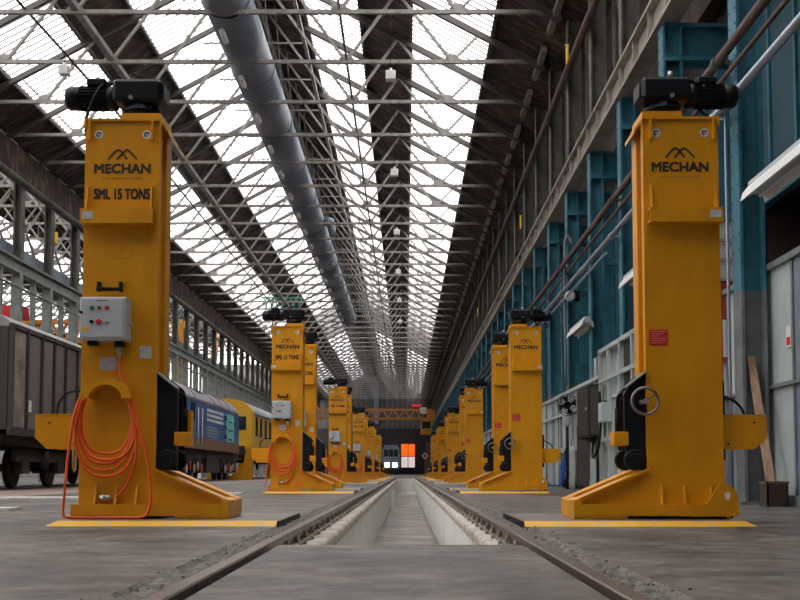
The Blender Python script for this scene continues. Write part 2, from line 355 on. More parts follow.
# ---- roof: dark boarding as the ceiling, glazed strips as panes
STR = [(.18, .40), (.58, .835)]
def xs_of(t, side, off=0.0): return XC+off+side*HALF*t
def roof(off, name, label, ya, yb, pane_until):
    b = MB(); T = .10
    for side in (-1, 1):
        te = 1.0 if side < 0 else (1.11 if off == 0 else 1.0)
        if off != 0 and side < 0: te = 1.04
        for t0, t1 in ((0, .18), (.40, .58), (.835, te)):
            xa, xb = xs_of(t0, side, off), xs_of(t1, side, off); za, zb = roofz(xa, off), roofz(xb, off)
            b.add([(xa, ya, za), (xb, ya, zb), (xb, yb, zb), (xa, yb, za), (xa, ya, za+T), (xb, ya, zb+T), (xb, yb, zb+T), (xa, yb, za+T)],
                  [(0, 3, 2, 1), (4, 5, 6, 7), (0, 1, 5, 4), (1, 2, 6, 5), (2, 3, 7, 6), (3, 0, 4, 7)])
    c = b.build(name, 'boards'); tag(c, label, kind='structure')
    # purlins at the edges of the strips
    for side in (-1, 1):
        for t in (.18, .40, .58, .835):
            x = xs_of(t, side, off); z = roofz(x, off)-.07
            MB().bar((x, ya, z), (x, yb, z), .10 if t not in (.7, .29) else .05, .12 if t not in (.7, .29) else .06).build('purlin', 'rafter', c)
    # panes bay by bay
    protos = {}
    for side in (-1, 1):
        for si, (t0, t1) in enumerate(STR):
            xa, xb = xs_of(t0, side, off), xs_of(t1, side, off); za, zb = roofz(xa, off)+.05, roofz(xb, off)+.05
            me = None; y = ya; k = 0
            def quad(y0, y1, m):
                return MB().add([(xa, y0, za), (xb, y0, zb), (xb, y1, zb), (xa, y1, za)], [(0, 1, 2, 3)])
            near = None
            bays = [yy for yy in [29.2+3.64*i for i in range(-12, 45)] if ya <= yy < pane_until]
            quad(ya, bays[0]-.02, 0).build('roof_pane', 'pane', c)
            for yy in bays:
                if near is None:
                    near = quad(0, 3.60, 0).build('roof_pane', 'pane', c); near.location.y = yy
                else:
                    cc = near.copy(); COL.objects.link(cc); cc.location.y = yy
            last = bays[-1]+3.64
            quad(last, yb, 0).build('roof_pane', 'pane_dirty', c)
            # glazing bars
            g = MB(); yy = max(ya, 20.0)
            while yy < min(yb, 130):
                g.bar((xa, yy, za-.04), (xb, yy, zb-.04), .042, .035); yy += .364
            tag(g.build('glazing_bar', 'spar', c), kind='stuff')
    return c
ceil = roof(0, 'ceiling', 'sooty boarded pitched roof with long glazed strips', Y0, Y1, 106)
ceil2 = roof(-19.25, 'ceiling_side', 'pitched roof of the neighbouring bay with glazed strips', 0, 150, 110)
# end of the roof: gable steel hanging in front of the darker far part
b = MB().box(XC-HALF, XC+HALF, 107, 107.1, HT-.1, HT+.12)
# ---- trusses
def make_truss():
    t = empty('roof_truss', (0, 0, 0)); z = HT
    xa, xb = XC-HALF, XC+HALF
    tb = MB().bar((xa, 0, z), (xb, 0, z), .11, .11)
    for k in range(26): x = xa+.4+k*(xb-xa-.8)/25; tb.box(x-.03, x+.03, -.075, .075, z-.075, z-.045)
    tb.build('tie_beam', 'truss', t)
    def rp(tt, s): x = XC+s*HALF*tt; return (x, 0, roofz(x)-.22)
    def np_(tt, s): return (XC+s*HALF*tt, 0, z)
    for s in (-1, 1):
        MB().bar(rp(0, s), rp(1.0, s), .15, .17).build('rafter', 'rafter', t)
        for a, bb, w in ((rp(0, s), np_(.373, s), .10), (np_(.373, s), rp(.534, s), .10), (np_(.708, s), rp(.53, s), .10), (np_(.708, s), rp(.794, s), .08)):
            MB().bar(a, bb, w, w*.8).build('web_strut', 'truss', t)
        for tt in (.373, .708):
            x = XC+s*HALF*tt
            MB().prism([(x-.26, z-.05), (x+.26, z-.05), (x+.22, z+.10), (x+.12, z+.24), (x-.12, z+.24), (x-.22, z+.10)], 'y', -.02, .02).build('gusset_plate', 'truss', t)
        x = XC+s*HALF*.985
        MB().box(x-.08, x+.08, -1.2, 1.2, z-.16, z+.02).build('shoe', 'truss', t)
    MB().bar(rp(.0, 1), (XC, 0, z), .05, .05).build('king_rod', 'truss', t)
    return t
tr0 = make_truss()
GT = 'roof trusses of the main hall'
ORD = ['nearest', 'second nearest', 'third nearest', 'fourth nearest', 'fifth nearest', 'sixth nearest', 'seventh nearest', 'eighth nearest', 'ninth nearest', 'tenth nearest', 'eleventh nearest', 'twelfth nearest']
kk = {}
for x in bpy.data.objects:
    if x.parent: kk.setdefault(x.parent.name, []).append(x)
for i, y in enumerate(TY):
    t = tr0 if i == 0 else copy_tree(tr0, None, kk)
    t.location.y = y
    lab = 'grey iron roof truss of the main hall, %s to the camera' % ORD[i] if i < 12 else 'grey iron roof truss in the far part of the main hall'
    tag(t, lab, 'roof truss', GT)
for i in range(24):
    t = copy_tree(tr0, None, kk); t.location = (-19.25, 36.5+3.64*i, 0)
    tag(t, 'grey iron roof truss of the neighbouring bay seen over the left girder', 'roof truss', 'roof trusses of the neighbouring bay')
# longitudinal members of the main roof
for x, z, w, h, nm in ((XC-HALF*.373, HT+.12, .20, .16, 'left quarter'), (XC+HALF*.373, HT+.10, .07, .07, 'right quarter'), (XC+HALF*.19, HT+2.6, .12, .12, 'upper right'), (XC, HT+RISE-.45, .14, .14, 'ridge')):
    tag(MB().bar((x, 24, z), (x, 188, z), w, h).build('longitudinal_girder', 'truss'), 'grey iron girder running lengthwise along the %s line of the trusses' % nm, 'girder')
# thin cross rods under the ridge, one per bay
cr0 = None
for i, y in enumerate(TY[:-1]):
    if cr0 is None: cr0 = MB().bar((XC-HALF*.19, 0, HT+2.75), (XC+HALF*.19, 0, HT+2.75), .05).build('ridge_rod', 'truss', ceil); c = cr0
    else: c = cr0.copy(); COL.objects.link(c)
    c.location.y = y+1.8
gbx = MB()
for k in range(7): gbx.bar((-11.6+.45*k, 89, 13.1), (-11.2+.45*k, 89, 14.6), .09).bar((-11.2+.45*k, 89, 13.1), (-11.6+.45*k, 89, 14.6), .09)
gbx.bar((-11.8, 89, 13.1), (-8.5, 89, 13.1), .12).bar((-11.8, 89, 14.6), (-8.5, 89, 14.6), .12)
tag(gbx.build('green_lattice', 'green2'), 'green iron lattice piece under the left roof glazing above the second left jack', 'lattice')
# ---- big duct
DX, DZ, DR = -4.95, 13.5, .68
d = empty('ventilation_duct', (DX, 24, DZ)); tag(d, 'long blue grey ventilation duct hung in the left of the roof', 'duct')
n = 0; y = 0.0
while y < 69:
    L = 5.46 if y+5.46 < 69 else 69-y
    MB().tube([(0, y, 0), (0, y+L-.02, 0)], DR, 32).build('duct_section', 'duct', d)
    fr = MB(); fr.tube([(0, y+L-.07, 0), (0, y+L+.01, 0)], DR+.035, 32); fr.build('duct_flange', 'duct', d)
    y += L
for k in range(18):
    y = 6.1+k*3.64
    nz = MB().cyl((-.22, y, -.76), (-.22, y+.75, -.76), .085, 10); nz.cyl((-.22, y+.35, -.76), (-.2, y+.35, -.6), .05, 8)
    nz.build('air_nozzle', 'white', d)
    MB().bar((-.6, y+.6, .3), (-1.0, y+.6, 2.6), .04).bar((.6, y+.6, .3), (.3, y+.6, 3.4), .04).build('hanger_rod', 'rafter', d)
MB().tube([(.72, 32, -.2), (1.05, 32, -.25), (1.15, 32, -.6), (1.15, 32, -1.0)], [.30, .26, .18, .16], 12).build('branch_outlet', 'duct', d)
v = MB().box(-5.6, -4.7, 189.0, 189.9, 8.6, 17.2); tag(v.build('vertical_duct', 'duct'), 'pale vertical duct dropping down the far end wall', 'duct')

# ---- hanging lamps
def lamp(x, y, z, label):
    t = empty('hanging_lamp', (x, y, z)); tag(t, label, 'lamp', 'small white hanging lamps')
    MB().box(-.15, .15, -.15, .15, -.22, .06, .02).build('lamp_housing', 'white', t)
    MB().cyl((0, 0, .06), (0, 0, .16), .05, 8).build('lamp_neck', 'chrome', t)
    MB().cyl((0, 0, .16), (0, 0, 3.2), .012, 6).build('suspension_wire', 'black', t)
for i, y in enumerate((32.6, 43.4, 54.4, 65.3, 76.2, 87.2)):
    lamp(-.05*12.3+.15, y, 12.45, 'small white lamp hanging under the roof on the right of the ridge, %s' % ORD[i])
lamp(-10.35, 32.6, 12.62, 'small white lamp hanging under the left roof glazing above the first left jack')
w = MB().tube(smooth_path([(-10.55, 26.5, 13.15), (-10.4, 28.7, 13.0), (-10.1, 34.2, 12.85), (-9.9, 45, 12.75), (-9.9, 90, 12.75)]), .04, 6)
tag(w.build('roof_cable', 'black'), 'thin black cable running under the left roof glazing', 'cable')

# ---- right wall
XR = 4.2
wr = MB()
wr.box(5.55, 5.7, Y0, 190, 7.7, 12.7); wr.box(5.52, 5.68, 16.9, 190, 0, 2.3); wr.box(4.08, 5.52, 16.16, 16.24, 0, 2.9); wl = wr.build('wall_right', 'brick'); tag(wl, 'right side wall with blue sheets, blue columns and dark brown upper backing', kind='structure')  # upper backing stands in for the dark neighbouring bay seen through the uprights
# blue sheets with seams, one per bay
sheet = None
yy = [17.9+3.62*i for i in range(-6, 48)]
for i, y in enumerate(yy):
    if i < 6: # bays with the dark opening
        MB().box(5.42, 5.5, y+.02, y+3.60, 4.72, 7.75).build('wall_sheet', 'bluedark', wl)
        rb = MB()
        for k in range(3): rb.box(5.38, 5.42, y+.6+k*1.1, y+.68+k*1.1, 4.72, 7.75)
        rb.build('seam', 'blue', wl)
    elif sheet is None:
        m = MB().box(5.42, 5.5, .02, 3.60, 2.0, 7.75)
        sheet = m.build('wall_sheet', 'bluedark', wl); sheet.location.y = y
        rb = MB()
        for k in range(6): rb.box(5.37, 5.42, .3+k*.58, .36+k*.58, 2.0, 7.75)
        seam = rb.build('seam', 'blue', wl); seam.location.y = y
    else:
        for o in (sheet, seam):
            c = o.copy(); COL.objects.link(c); c.location.y = y
b = MB().box(7.0, 7.15, Y0, 18, 0, 7.7); b.box(5.42, 7.1, 16.85, 16.95, 0, 7.7); b.box(5.4, 7.1, Y0, 17, 4.65, 4.75)
b.build('opening_back', 'brick', wl)
MB().box(5.36, 5.5, Y0, 16.8, 4.40, 4.74).build('lintel', 'blue', wl)
MB().box(5.36, 5.6, 16.85, 17.1, 0, 4.74).build('jamb', 'blue', wl)
# columns with brackets
def column(full):
    c = MB(); c.box(XR+.02, XR+.06, -.17, .17, 2.7, 7.75); c.box(XR+.30, XR+.34, -.17, .17, 2.7, 7.75); c.box(XR+.05, XR+.31, -.02, .02, 2.7, 7.75)
    for k in range(22):
        z = 3.2+k*.21; c.box(XR+.008, XR+.02, -.13, -.10, z, z+.03); c.box(XR+.008, XR+.02, .10, .13, z, z+.03)
    o = c.build('column', 'blue', wl)
    b = MB().box(XR+.08, 5.42, -.10, .10, 7.2, 7.76); b.box(XR+.05, 5.42, -.19, .19, 7.70, 7.77); b.box(XR+.05, 5.42, -.19, .19, 7.14, 7.22)
    for k in range(9): b.box(XR+.05+k*.13, XR+.08+k*.13, -.115, -.10, 7.27, 7.30); b.box(XR+.05+k*.13, XR+.08+k*.13, -.115, -.10, 7.56, 7.59)
    p = b.build('bracket', 'blue', o)
    q = MB().box(5.1, 5.4, -.14, .14, 2, 7.0).bar((XR+.2, 0, 5.2), (5.3, 0, 5.2), .10).bar((XR+.2, 0, 6.2), (5.3, 0, 6.2), .08).build('rear_column', 'blue', o)
    g = MB(); g.box(XR+.02, XR+.06, -.17, .17, 0, 2.7); g.box(XR+.30, XR+.34, -.17, .17, 0, 2.7); g.box(XR+.05, XR+.31, -.02, .02, 0, 2.7); g.box(XR-.06, XR+.42, -.26, .26, 0, .04)
    for k in range(12):
        z = .15+k*.2; g.cyl((XR+.12, -.02, z), (XR+.12, -.034, z), .014, 6); g.cyl((XR+.24, -.02, z), (XR+.24, -.034, z), .014, 6)
    r = g.build('column_foot', 'greycol', o); r['label'] = 'grey painted riveted column foot'
    return o, p, q, r
c0, p0, q0, r0 = column(1)
for i, y in enumerate([13.9 if i == 0 else 14.2+3.62*i for i in range(-1, 49)]):
    if i == 0:
        c0.location.y = y
    else:
        c = c0.copy(); COL.objects.link(c); c.location.y = y
        for ch in ((p0, q0, r0) if i > 1 else (p0, r0)): d2 = ch.copy(); COL.objects.link(d2); d2.parent = c
# crane girder, right
g = MB(); g.box(XR-.05, XR+.30, Y0, 188, 8.36, 8.42); g.box(XR-.05, XR+.30, Y0, 188, 7.78, 7.84); g.box(XR+.08, XR+.14, Y0, 188, 7.8, 8.4)
cg = g.build('crane_girder', 'cream'); tag(cg, 'cream riveted crane girder along the top of the blue columns', 'girder')
st = MB().box(-.05, .03, -.025, .025, 7.84, 8.36).box(-.06, .04, -.06, -.045, 7.84, 8.36).build('stiffener', 'cream', cg); st.location = (XR+.04, 16, 0)
for k in range(1, 130):
    c = st.copy(); COL.objects.link(c); c.location = (XR+.04, 16+k*1.3, 0)
MB().box(XR+.02, XR+.10, Y0, 188, 8.42, 8.50).build('crane_rail', 'rail', cg)
# uprights above the girder
up = MB().box(-.19, .19, -.03, .03, 8.42, 12.6).box(-.19, -.15, -.14, .14, 8.42, 12.6).box(.15, .19, -.14, .14, 8.42, 12.6)
u0 = up.build('upright', 'post', wl)
dg0 = MB().bar((.05, 0, 8.5), (.05, 1.8, 11.0), .09, .06).build('diagonal_brace', 'post', wl)
mul0 = MB().box(-.05, .02, -.03, .03, 8.42, 12.0).build('mullion', 'post', wl)
for i in range(47):
    y = 14.6+3.64*i
    u = u0 if i == 0 else u0.copy()
    if i: COL.objects.link(u)
    u.location = (XR+.35, y, 0)
    if True:
        q = dg0 if i == 0 else dg0.copy()
        if i: COL.objects.link(q)
        q.location = (XR+.4, y, 0)
    m2 = mul0 if i == 0 else mul0.copy()
    if i: COL.objects.link(m2)
    m2.location = (XR+.42, y+1.85, 0)
MB().box(5.25, 5.5, 14, 188, 8.5, 12.3).build('inner_boarding', 'brick', wl)
tag(MB().tube([(XR+.05, 14, 10.95), (XR+.05, 188, 10.95)], .09, 10).build('eaves_pipe', 'brownpipe'), 'rusty brown pipe running just under the right eaves', 'pipe')
# pipes along the wall
pp = empty('brown_wall_pipe', (4.05, 8, 5.72)); tag(pp, 'thick brown pipe running along the blue columns', 'pipe')
MB().tube([(0, 0, 0), (0, 92, 0)], .062, 12).build('pipe', 'brownpipe', pp)
for k in range(12): MB().tube([(0, 5.9+k*7.24, 0), (0, 6.05+k*7.24, 0)], .085, 10).bar((0, 6+k*7.24, 0), (.3, 6+k*7.24, 0), .05).build('pipe_clip', 'rafter', pp)
pp = empty('silver_wall_conduit', (4.05, 8, 5.05)); tag(pp, 'galvanised silver conduit running below the brown pipe', 'conduit')
MB().tube([(0, 0, 0), (0, 60, 0)], .052, 10).build('conduit', 'silver', pp)
for k in range(9): MB().tube([(0, 6.1+k*3.62, 0), (0, 6.25+k*3.62, 0)], .066, 10).bar((0, 6.2+k*3.62, 0), (.17, 6.2+k*3.62, 0), .04).build('conduit_clip', 'chrome', pp)
tag(MB().tube([(4.12, 8, 5.50), (4.12, 70, 5.50)], .03, 8).build('thin_wall_pipe', 'brownpipe'), 'thin dark pipe between the brown pipe and the silver conduit', 'pipe')
tag(MB().tube([(4.05, 22, 4.82), (4.05, 60, 4.82)], .028, 8).build('thin_conduit', 'silver'), 'thin pale conduit below the silver conduit', 'conduit')
# white vertical conduits on columns
vc = MB().tube(smooth_path([(4.14, 14.0, .1), (4.14, 14.0, 4.7), (4.14, 13.95, 5.0), (4.06, 13.9, 5.3)]), .02, 6)
tag(vc.build('vertical_conduit', 'silver'), 'thin grey conduit climbing the column beside the right jack', 'conduit')
vc = MB().tube(smooth_path([(4.1, 28.1, 2.6), (4.1, 28.1, 6.2), (4.3, 28.1, 6.3)]), .04, 6)
tag(vc.build('vertical_pipe', 'greycol'), 'grey vertical pipe rising from the black cabinet', 'pipe')

# partition of pale steel sheets
pt = empty('wall_partition', (4.62, 0, 0)); tag(pt, 'partition of pale steel sheets along the right wall', kind='structure')
cols = ['part1', 'part1', 'part2', 'part1', 'part1', 'part2', 'part1', 'part1', 'part1', 'part4', 'part1', 'part1', 'part2', 'part1', 'part1', 'part1', 'part2', 'part1', 'part1', 'part1']
y = 5.2; i = 0; rr = random.Random(3); PX = .52
while y < 62:
    wd = 1.3 if y < 16 else 1.0
    h = 3.0 if y < 16 else (2.87 if y < 23 else 2.42)
    m = cols[i % len(cols)]; x = rr.uniform(-.01, .01) - (0 if y < 16 else PX)
    if y < 16:
        MB().box(x, x+.03, y+.01, y+wd-.03, 1.50, h, .004).build('panel', m if m != 'part4' else 'part1', pt)
        MB().box(x, x+.03, y+.01, y+wd-.03, .12, 1.46, .004).build('panel', 'part3' if i in (4, 5) else ('part2' if i % 3 else 'part1'), pt)
        MB().box(-.03, .05, y-.035, y+.02, 0, h+.02).build('post', 'greycol', pt)
    else:
        MB().box(x, x+.03, y+.01, y+wd-.03, .1, h, .004).build('panel', m, pt)
        rb = MB()
        if i % 2: rb.box(-.04-PX, .0-PX, y+.45, y+.49, .1, h)
        rb.box(-.05-PX, .04-PX, y-.03, y+.02, 0, h+.02); rb.build('post', 'part1' if i % 3 else 'greycol', pt)
    y += wd; i += 1
for z, ya, yb, w, m, q in ((3.0, 5, 16.2, .06, 'greycol', 0), (2.87, 16.2, 23, .06, 'part1', PX), (2.42, 23, 62, .06, 'part1', PX), (1.48, 5, 16.2, .035, 'greycol', 0), (.10, 5, 16.2, .10, 'greycol', 0), (1.0, 16.2, 62, .09, 'part1', PX), (1.9, 18, 62, .05, 'part1', PX)):
    MB().box(-.07-q, .03-q, ya, yb, z-w, z+w*.3).build('rail', m, pt)
# pale open frames of the partition around the black cabinet
fr = MB()
for y in (18.4, 19.2, 20.3, 21.5, 22.4): fr.box(-.16-PX, -.08-PX, y-.04, y+.04, 0, 2.9)
for z in (1.05, 2.25, 2.85): fr.box(-.16-PX, -.09-PX, 18.3, 22.5, z-.04, z+.04)
fr.build('frame', 'part1', pt)
MB().box(-.08-PX, -.05-PX, 19.25, 20.2, .2, 2.8).build('dark_panel', 'under', pt)
MB().box(-.08-PX, -.05-PX, 18.45, 19.15, .1, 2.85).build('blue_panel', 'part4', pt)
MB().box(-.08-PX, -.05-PX, 23.6, 25.9, .1, 1.5).build('dark_panel', 'under', pt)
# hanging pale coats / cloth sheets by the partition
for k, (y, w2) in enumerate(((23.4, .5), (26.4, .6))):
    vs = []; fs = []; nx = 10; nz = 8
    for a in range(nx+1):
        for b_ in range(nz+1):
            u = a/nx; v_ = b_/nz
            vs.append((3.98+.05*sin(u*14+v_*2)*(1-v_*.4), y+(u-.5)*w2*(1-.35*v_), 0.02+1.0*v_))
    for a in range(nx):
        for b_ in range(nz): q = a*(nz+1)+b_; fs.append((q, q+nz+1, q+nz+2, q+1))
    o = MB().add(vs, fs, True).build('hanging_sheet', 'part1'); o.modifiers.new('thick', 'SOLIDIFY').thickness = .02
    tag(o, ['pale crumpled sheet hanging under the black cabinet', 'pale crumpled sheet hanging behind the wall valve'][k], 'sheet')

tag(MB().box(-36, 8, Y0-.3, Y0, 0, 19).build('wall_back', 'endwall'), 'grey sheeted end wall behind the viewer', kind='structure')
# ---- left side arcade
XL = -15.0
wl2 = MB().box(-35.2, -35, 0, 190, 0, 13).build('wall_left', 'farwall'); tag(wl2, 'pale far wall of the neighbouring bay', kind='structure')
ar = empty('trim_3', (XL, 0, 0)); tag(ar, 'left arcade of green grey uprights and girders', kind='structure')
MB().box(-.2, .15, 20, 188, 8.05, 8.14).box(-.2, .15, 20, 188, 8.52, 8.6).box(-.06, .0, 20, 188, 8.1, 8.55).build('crane_girder', 'leftgirder', ar)
MB().box(-.2, .1, 20, 188, 5.75, 6.1).build('lower_girder', 'leftgirder', ar)
MB().box(-.35, -.32, 20, 188, 8.6, 9.25).build('kick_panel', 'part2', ar)
MB().tube([(.2, 20, 11.55), (.2, 188, 11.55)], .16, 10).build('eaves_pipe', 'post', ar)
MB().tube([(.3, 20, 7.4), (.3, 188, 7.4)], .05, 8).build('handrail', 'leftgirder', ar)
ua = MB().box(-.17, .17, -.03, .03, 8.6, 12.6).box(.10, .17, -.17, .17, 8.6, 12.6).box(-.17, -.10, -.17, .17, 8.6, 12.6).build('upright', 'post', ar)
lo_ = MB().box(-.2, .15, -.17, .17, 0, 8.05).build('column', 'leftgirder', ar)
sp = MB().box(-.12, .08, -.07, .07, 6.1, 8.05).box(-.12, .3, -.03, .03, 7.3, 7.4).build('short_post', 'leftgirder', ar)
xb = MB().bar((-.35, 0, 8.7), (-.35, 3.64, 11.4), .09, .05).bar((-.35, 3.64, 8.7), (-.35, 0, 11.4), .09, .05).build('lattice_brace', 'truss', ar)
plt = MB().box(-.3, .3, 0, 188-20, 11.7, 12.75).build('eaves_beam', 'boards', ar); plt.location.y = 20
for i in range(44):
    y = 24.0+3.62*i
    for o, dy in ((ua, 0), (lo_, 0), (sp, 1.81), (xb, 0)):
        c = o if i == 0 else o.copy()
        if i: COL.objects.link(c)
        c.location.y = y+dy
def signlet(loc, label):
    tag(MB().box(loc[0]-.02, loc[0]+.02, loc[1]-.16, loc[1]+.16, loc[2]-.22, loc[2]+.22, .006).box(loc[0]-.06, loc[0]+.06, loc[1]-.02, loc[1]+.02, loc[2]+.22, loc[2]+.26).build('number_plate', 'yellowtag'), label, 'sign', 'small yellow plates on the uprights')
signlet((XL+.4, 45.4, 10.15), 'small yellow plate on a left upright beside the first left jack')
signlet((XL+.4, 72.0, 10.1), 'small yellow plate on a left upright above the blue locomotive')
for i, (y, z) in enumerate(((23.6+4, 9.0), (38, 9.6), (57, 9.4), (80, 9.4))):
    signlet((XR-.06, (27.6, 39.2, 63, 86)[i], (11.1, 9.4, 9.6, 9.6)[i]), 'small yellow plate on the right wall uprights, %s' % ORD[i])

# neighbour bay things seen through the arcade
cr2 = empty('orange_crane', (-20, 0, 0)); tag(cr2, 'orange overhead crane standing in the neighbouring bay', 'crane')
b = MB().box(-9, 4, 56, 56.4, 7.0, 7.3).box(-9, 4, 56, 56.4, 8.0, 8.2)
for k in range(16): b.bar((-9+k*.8, 56.2, 7.2), (-8.6+k*.8, 56.2, 8.1), .10).bar((-8.6+k*.8, 56.2, 8.1), (-8.2+k*.8, 56.2, 7.2), .10)
b.build('bridge_girder', 'crane', cr2)
MB().box(.3, 1.3, 53, 54.2, 7.9, 8.5).build('crane_cab', 'red', cr2)
cr3 = empty('far_orange_hoist', (-19, 92, 0)); tag(cr3, 'tall orange hoist frame seen through the left uprights', 'hoist')
b = MB().box(-.6, .5, -.5, .5, 0, 13.2).build('hoist_frame', 'crane', cr3); MB().bar((2, 4, 9.2), (1.5, 9, 13), .6).box(1, 2, 4, 7, 8.7, 10.2).build('hoist_arm', 'crane', cr3)

# ---- far end
ew = MB().box(XC-HALF-1, XC+HALF+1, 190, 190.4, 0, 19); e = ew.build('wall_end', 'endwall'); tag(e, 'grey sheeted far end wall', kind='structure')
rb = MB()
for k in range(22): rb.box(XC-HALF+k*.9, XC-HALF+.1+k*.9, 189.9, 190, 8, 18)
rb.build('sheet_rib', 'greycol', e)
MB().box(XC-HALF-1, XC+HALF+1, 189.6, 190, 0, 7.9).build('dark_doorway', 'darkwall', e)
MB().box(-35, XC-HALF, 189.8, 190.2, 0, 19).build('side_end_sheet', 'endwall', e)
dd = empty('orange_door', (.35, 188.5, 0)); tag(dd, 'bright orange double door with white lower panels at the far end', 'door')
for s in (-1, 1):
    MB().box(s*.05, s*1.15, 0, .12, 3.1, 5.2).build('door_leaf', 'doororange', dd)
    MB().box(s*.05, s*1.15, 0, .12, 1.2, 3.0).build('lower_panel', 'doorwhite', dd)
MB().box(-1.3, 1.3, .02, .2, .0, 1.2).build('door_sill', 'darkwall', dd)
rs = MB().box(1.0, 2.7, 189.6, 189.88, 11.7, 12.05); tag(rs.build('red_light_strip', 'redlamp'), 'glowing red light strip high on the far end wall', 'light')
# far train front
ft = empty('far_train', (-2.4, 176, 0)); tag(ft, 'grey train front with two lit headlamps at the far end of the hall', 'train')
MB().prism([(-1.35, 1.0), (1.35, 1.0), (1.35, 4.2), (1.0, 4.75), (-1.0, 4.75), (-1.35, 4.2)], 'y', 0, 12).build('body', 'part2', ft)
for x0, x1 in ((-1.1, -.45), (-.35, .35), (.45, 1.1)): MB().box(x0, x1, -.05, 0, 2.9, 4.0).build('cab_window', 'glassdark', ft)
for s in (-1, 1):
    MB().box(s*.25, s*1.0, -.05, 0, 1.2, 1.9).build('headlamp', 'headlamp', ft)
    MB().cyl((s*.75-.1, 2, .5), (s*.75+.1, 2, .5), .5, 16).build('wheel', 'under', ft)
MB().box(-1.2, 1.2, -.02, 11, .5, 1.0).build('underframe', 'under', ft)
sg = empty('warning_sign', (2.2, 128, 0)); tag(sg, 'red and white diamond sign on a post at the far right of the pit', 'sign')
MB().prism([(-.4, 2.3), (0, 1.9), (.4, 2.3), (0, 2.7)], 'y', 0, .04).build('sign_plate', 'white', sg)
MB().prism([(-.28, 2.3), (0, 2.02), (.28, 2.3), (0, 2.58)], 'y', -.01, 0).build('sign_symbol', 'red', sg)
MB().cyl((0, .06, 0), (0, .06, 2.1), .04, 8).build('post', 'greycol', sg)
bx = MB().box(2.4, 3.5, 140, 141, 0, 1.9, .03).box(2.5, 3.4, 139.9, 140, 2.0, 4.3); tag(bx.build('brown_cabinet', 'brownpipe'), 'brown cabinet standing at the far right beside the sign', 'cabinet')
# overhead crane
oc = empty('overhead_crane', (0, 150, 0)); tag(oc, 'orange lattice overhead crane spanning the far end of the hall', 'crane')
b = MB()
for yy_ in (0, 1.6):
    b.box(-14.9, 3.6, yy_, yy_+.2, 8.85, 9.05).box(-14.9, 3.6, yy_, yy_+.2, 7.65, 7.85)
b.build('girder_chord', 'crane', oc)
for k in range(12):
    x = -14.5+k*1.5
    MB().bar((x, 0, 7.8), (x+.75, 0, 8.95), .16).bar((x+.75, 0, 8.95), (x+1.5, 0, 7.8), .16).build('lattice_bar', 'crane', oc)
MB().box(2.9, 3.9, -1.2, 3, 7.3, 8.8).build('end_carriage', 'crane', oc)
MB().box(-15.0, -14.2, -1.2, 3, 7.3, 8.8).build('end_carriage', 'crane', oc)
MB().box(2.0, 3.5, -.8, 1.2, 5.5, 6.3).box(2.0, 2.15, -.8, 1.2, 6.3, 7.6).box(3.35, 3.5, -.8, 1.2, 6.3, 7.6).box(2.0, 3.5, -.8, 1.2, 7.3, 7.6).build('crane_cab', 'crane', oc)
MB().box(2.15, 3.35, -.6, 1.1, 6.3, 7.3).build('cab_glass', 'glassdark', oc)
MB().box(1.9, 2.8, -.5, .8, 8.3, 9.2, .1).build('hoist_drum', 'white', oc)

